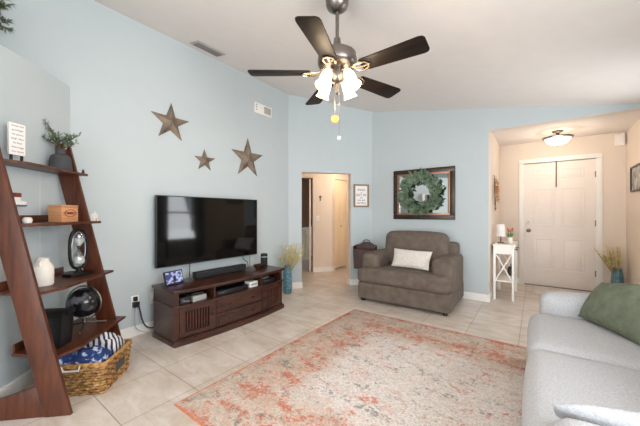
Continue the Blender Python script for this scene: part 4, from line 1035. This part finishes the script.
# wreath hanger on door
bm = I(); tube(bm, [(.262, YD + .03, 2.032 + .006), (.262, YD - .0, 2.038), (.262, YD - .008, 2.03), (.262, YD - .008, 1.66), (.262, YD - .02, 1.635), (.262, YD - .032, 1.65)], .008, 8)
tag(obj('wreath_hanger', bm, M['copper']), 'slim bronze wreath hanger hooked over the top of the front door', 'hanger')
# door mat
bm = I(); box(bm, -.02, .78, -.30, .30, 0, .012, bev=.004)
tag(obj('door_mat', bm, M['matw']), 'pale cream door mat on the tiles in front of the front door', 'door mat', loc=(0, 5.70, .0005))
# chime box, right wall picture
t = thing('door_chime', 'white door chime box high on the wall right of the front door', 'door chime', (.985, YD, 2.28))
obj('cover', B1(-.05, .05, -.045, -.0005, -.085, .085, bev=.006), M['trim'], t)
obj('side_vent', B1(.048, .053, -.038, -.01, -.06, .06, bev=.001), M['vent'], t)
t = thing('framed_picture', 'black and white picture in a dark frame on the right entry wall', 'picture', (XR, 5.46, 1.66), -pi / 2)
bm = I(); frame(bm, .55, .34, .024, .022, -.001); obj('frame', bm, M['bronze'], t)
obj('photograph', B1(-.25, .25, -.010, -.002, -.147, .147), M['photo'], t)
# flush ceiling light in the entry
t = thing('flush_ceiling_light', 'lit alabaster bowl ceiling light in the entry before the front door', 'ceiling light', (.25, 5.45, 2.395))
bm = I(); lathe(bm, [(0, 0), (.065, -.001), (.07, -.012), (.05, -.025), (.022, -.032), (.018, -.07), (0, -.07)], seg=28); obj('canopy', bm, M['bronze'], t)
bm = I(); lathe(bm, [(.155, -.10), (.182, -.092), (.182, -.104), (.157, -.114)], seg=40, closed=True)
for k in range(3): a = k * 2.094 + .4; cyl(bm, (.018 * cos(a), .018 * sin(a), -.055), (.18 * cos(a), .18 * sin(a), -.102), .006)
obj('rim', bm, M['chrome'], t)
bm = I(); lathe(bm, [(.155, -.112), (.140, -.145), (.105, -.178), (.055, -.198), (0, -.204), (0, -.198), (.055, -.192), (.10, -.172), (.134, -.143), (.149, -.112)], seg=36); obj('glass_bowl', bm, M['bowl'], t)
bm = I(); sph(bm, (0, 0, -.212), .011, 12); obj('finial', bm, M['bronze'], t)
point('entry_bulb_light', (0.0, 0.0, -.30), 6.5, (1.0, .86, .71), .07, t)
point('entry_bulb_uplight', (0.0, 0.0, -.075), .9, (1.0, .76, .50), .03, t)
# unseen dome and point light, added to brighten the hall
t = thing('hall_fill_dome', 'unseen warm dome added on the hall ceiling to light the hall', 'ceiling light', (-2.75, 5.0, 2.40))
bm = I(); lathe(bm, [(.12, 0), (.12, -.02), (.09, -.06), (0, -.08)], seg=24); obj('dome', bm, M['bowl'], t)
point('hall_fill_point', (0, 0, -.16), 17, (1.0, .83, .64), .08, t)
# hall fittings
p = hw(.155, -.001); t = thing('wall_cross', 'tiny dark cross hung on the pale hall wall', 'wall cross', (p[0], p[1], 1.52), atan2(hd.y, hd.x))
bm = I(); box(bm, -.012, .012, -.012, 0, -.06, .05, bev=.002); box(bm, -.032, .032, -.0125, 0, .012, .034, bev=.002); obj('cross', bm, M['rust'], t)
p = hw(.10, -.001); t = thing('light_switch', 'white light switch plate on the hall wall below the cross', 'light switch', (p[0], p[1], 1.10), atan2(hd.y, hd.x))
obj('plate', B1(-.035, .035, -.006, 0, -.057, .057, bev=.002), M['trim'], t); obj('toggle', B1(-.006, .006, -.014, -.006, -.012, .012, bev=.002), M['trim'], t)
# bathroom vanity glimpsed through the open door
t = thing('bathroom_vanity', 'pale bathroom vanity glimpsed through the dark doorway left of the hall wall', 'vanity', (-5.38, 5.35, 0))
obj('cabinet', B1(0, .5, -.5, 1.1, 0, .80, bev=.004), M['closet'], t); obj('counter_top', B1(-.01, .54, -.52, 1.12, .80, .84, bev=.006), M['trim'], t)
for y0 in (-.47, .06, .58): 
    dv = obj('door', B1(.5, .518, y0, y0 + .49, .08, .76, bev=.004), M['closet'], t)
    bm = I(); sph(bm, (.53, y0 + .05, .6), .014, 10); obj('knob', bm, M['chrome'], dv)
t = thing('bathroom_mirror', 'dark framed bathroom mirror above the vanity beyond the doorway', 'mirror', (-5.39, 5.6, 1.45), pi / 2)
bm = I(); frame(bm, 1.1, .9, .05, .03, 0); obj('frame', bm, M['bronze'], t); obj('mirror_glass', B1(-.5, .5, -.015, -.002, -.4, .4), M['mirror'], t)

# shared group names for repeated things
for pre, g in (('barn_star', 'aged metal stars on the left wall'), ('throw_blanket', 'throws folded in the wicker basket'), ('wall_outlet', 'outlets beside the television stand'),
               ('cable', 'cables around the television stand'), ('floor_vase', 'teal floor vases'), ('dried_flowers', 'yellow sprays in the teal vases'), ('curtain', 'curtain panels at the corner window')):
    for o in C.objects:
        if o.parent is None and o.name.split('.')[0] == pre: o['group'] = g
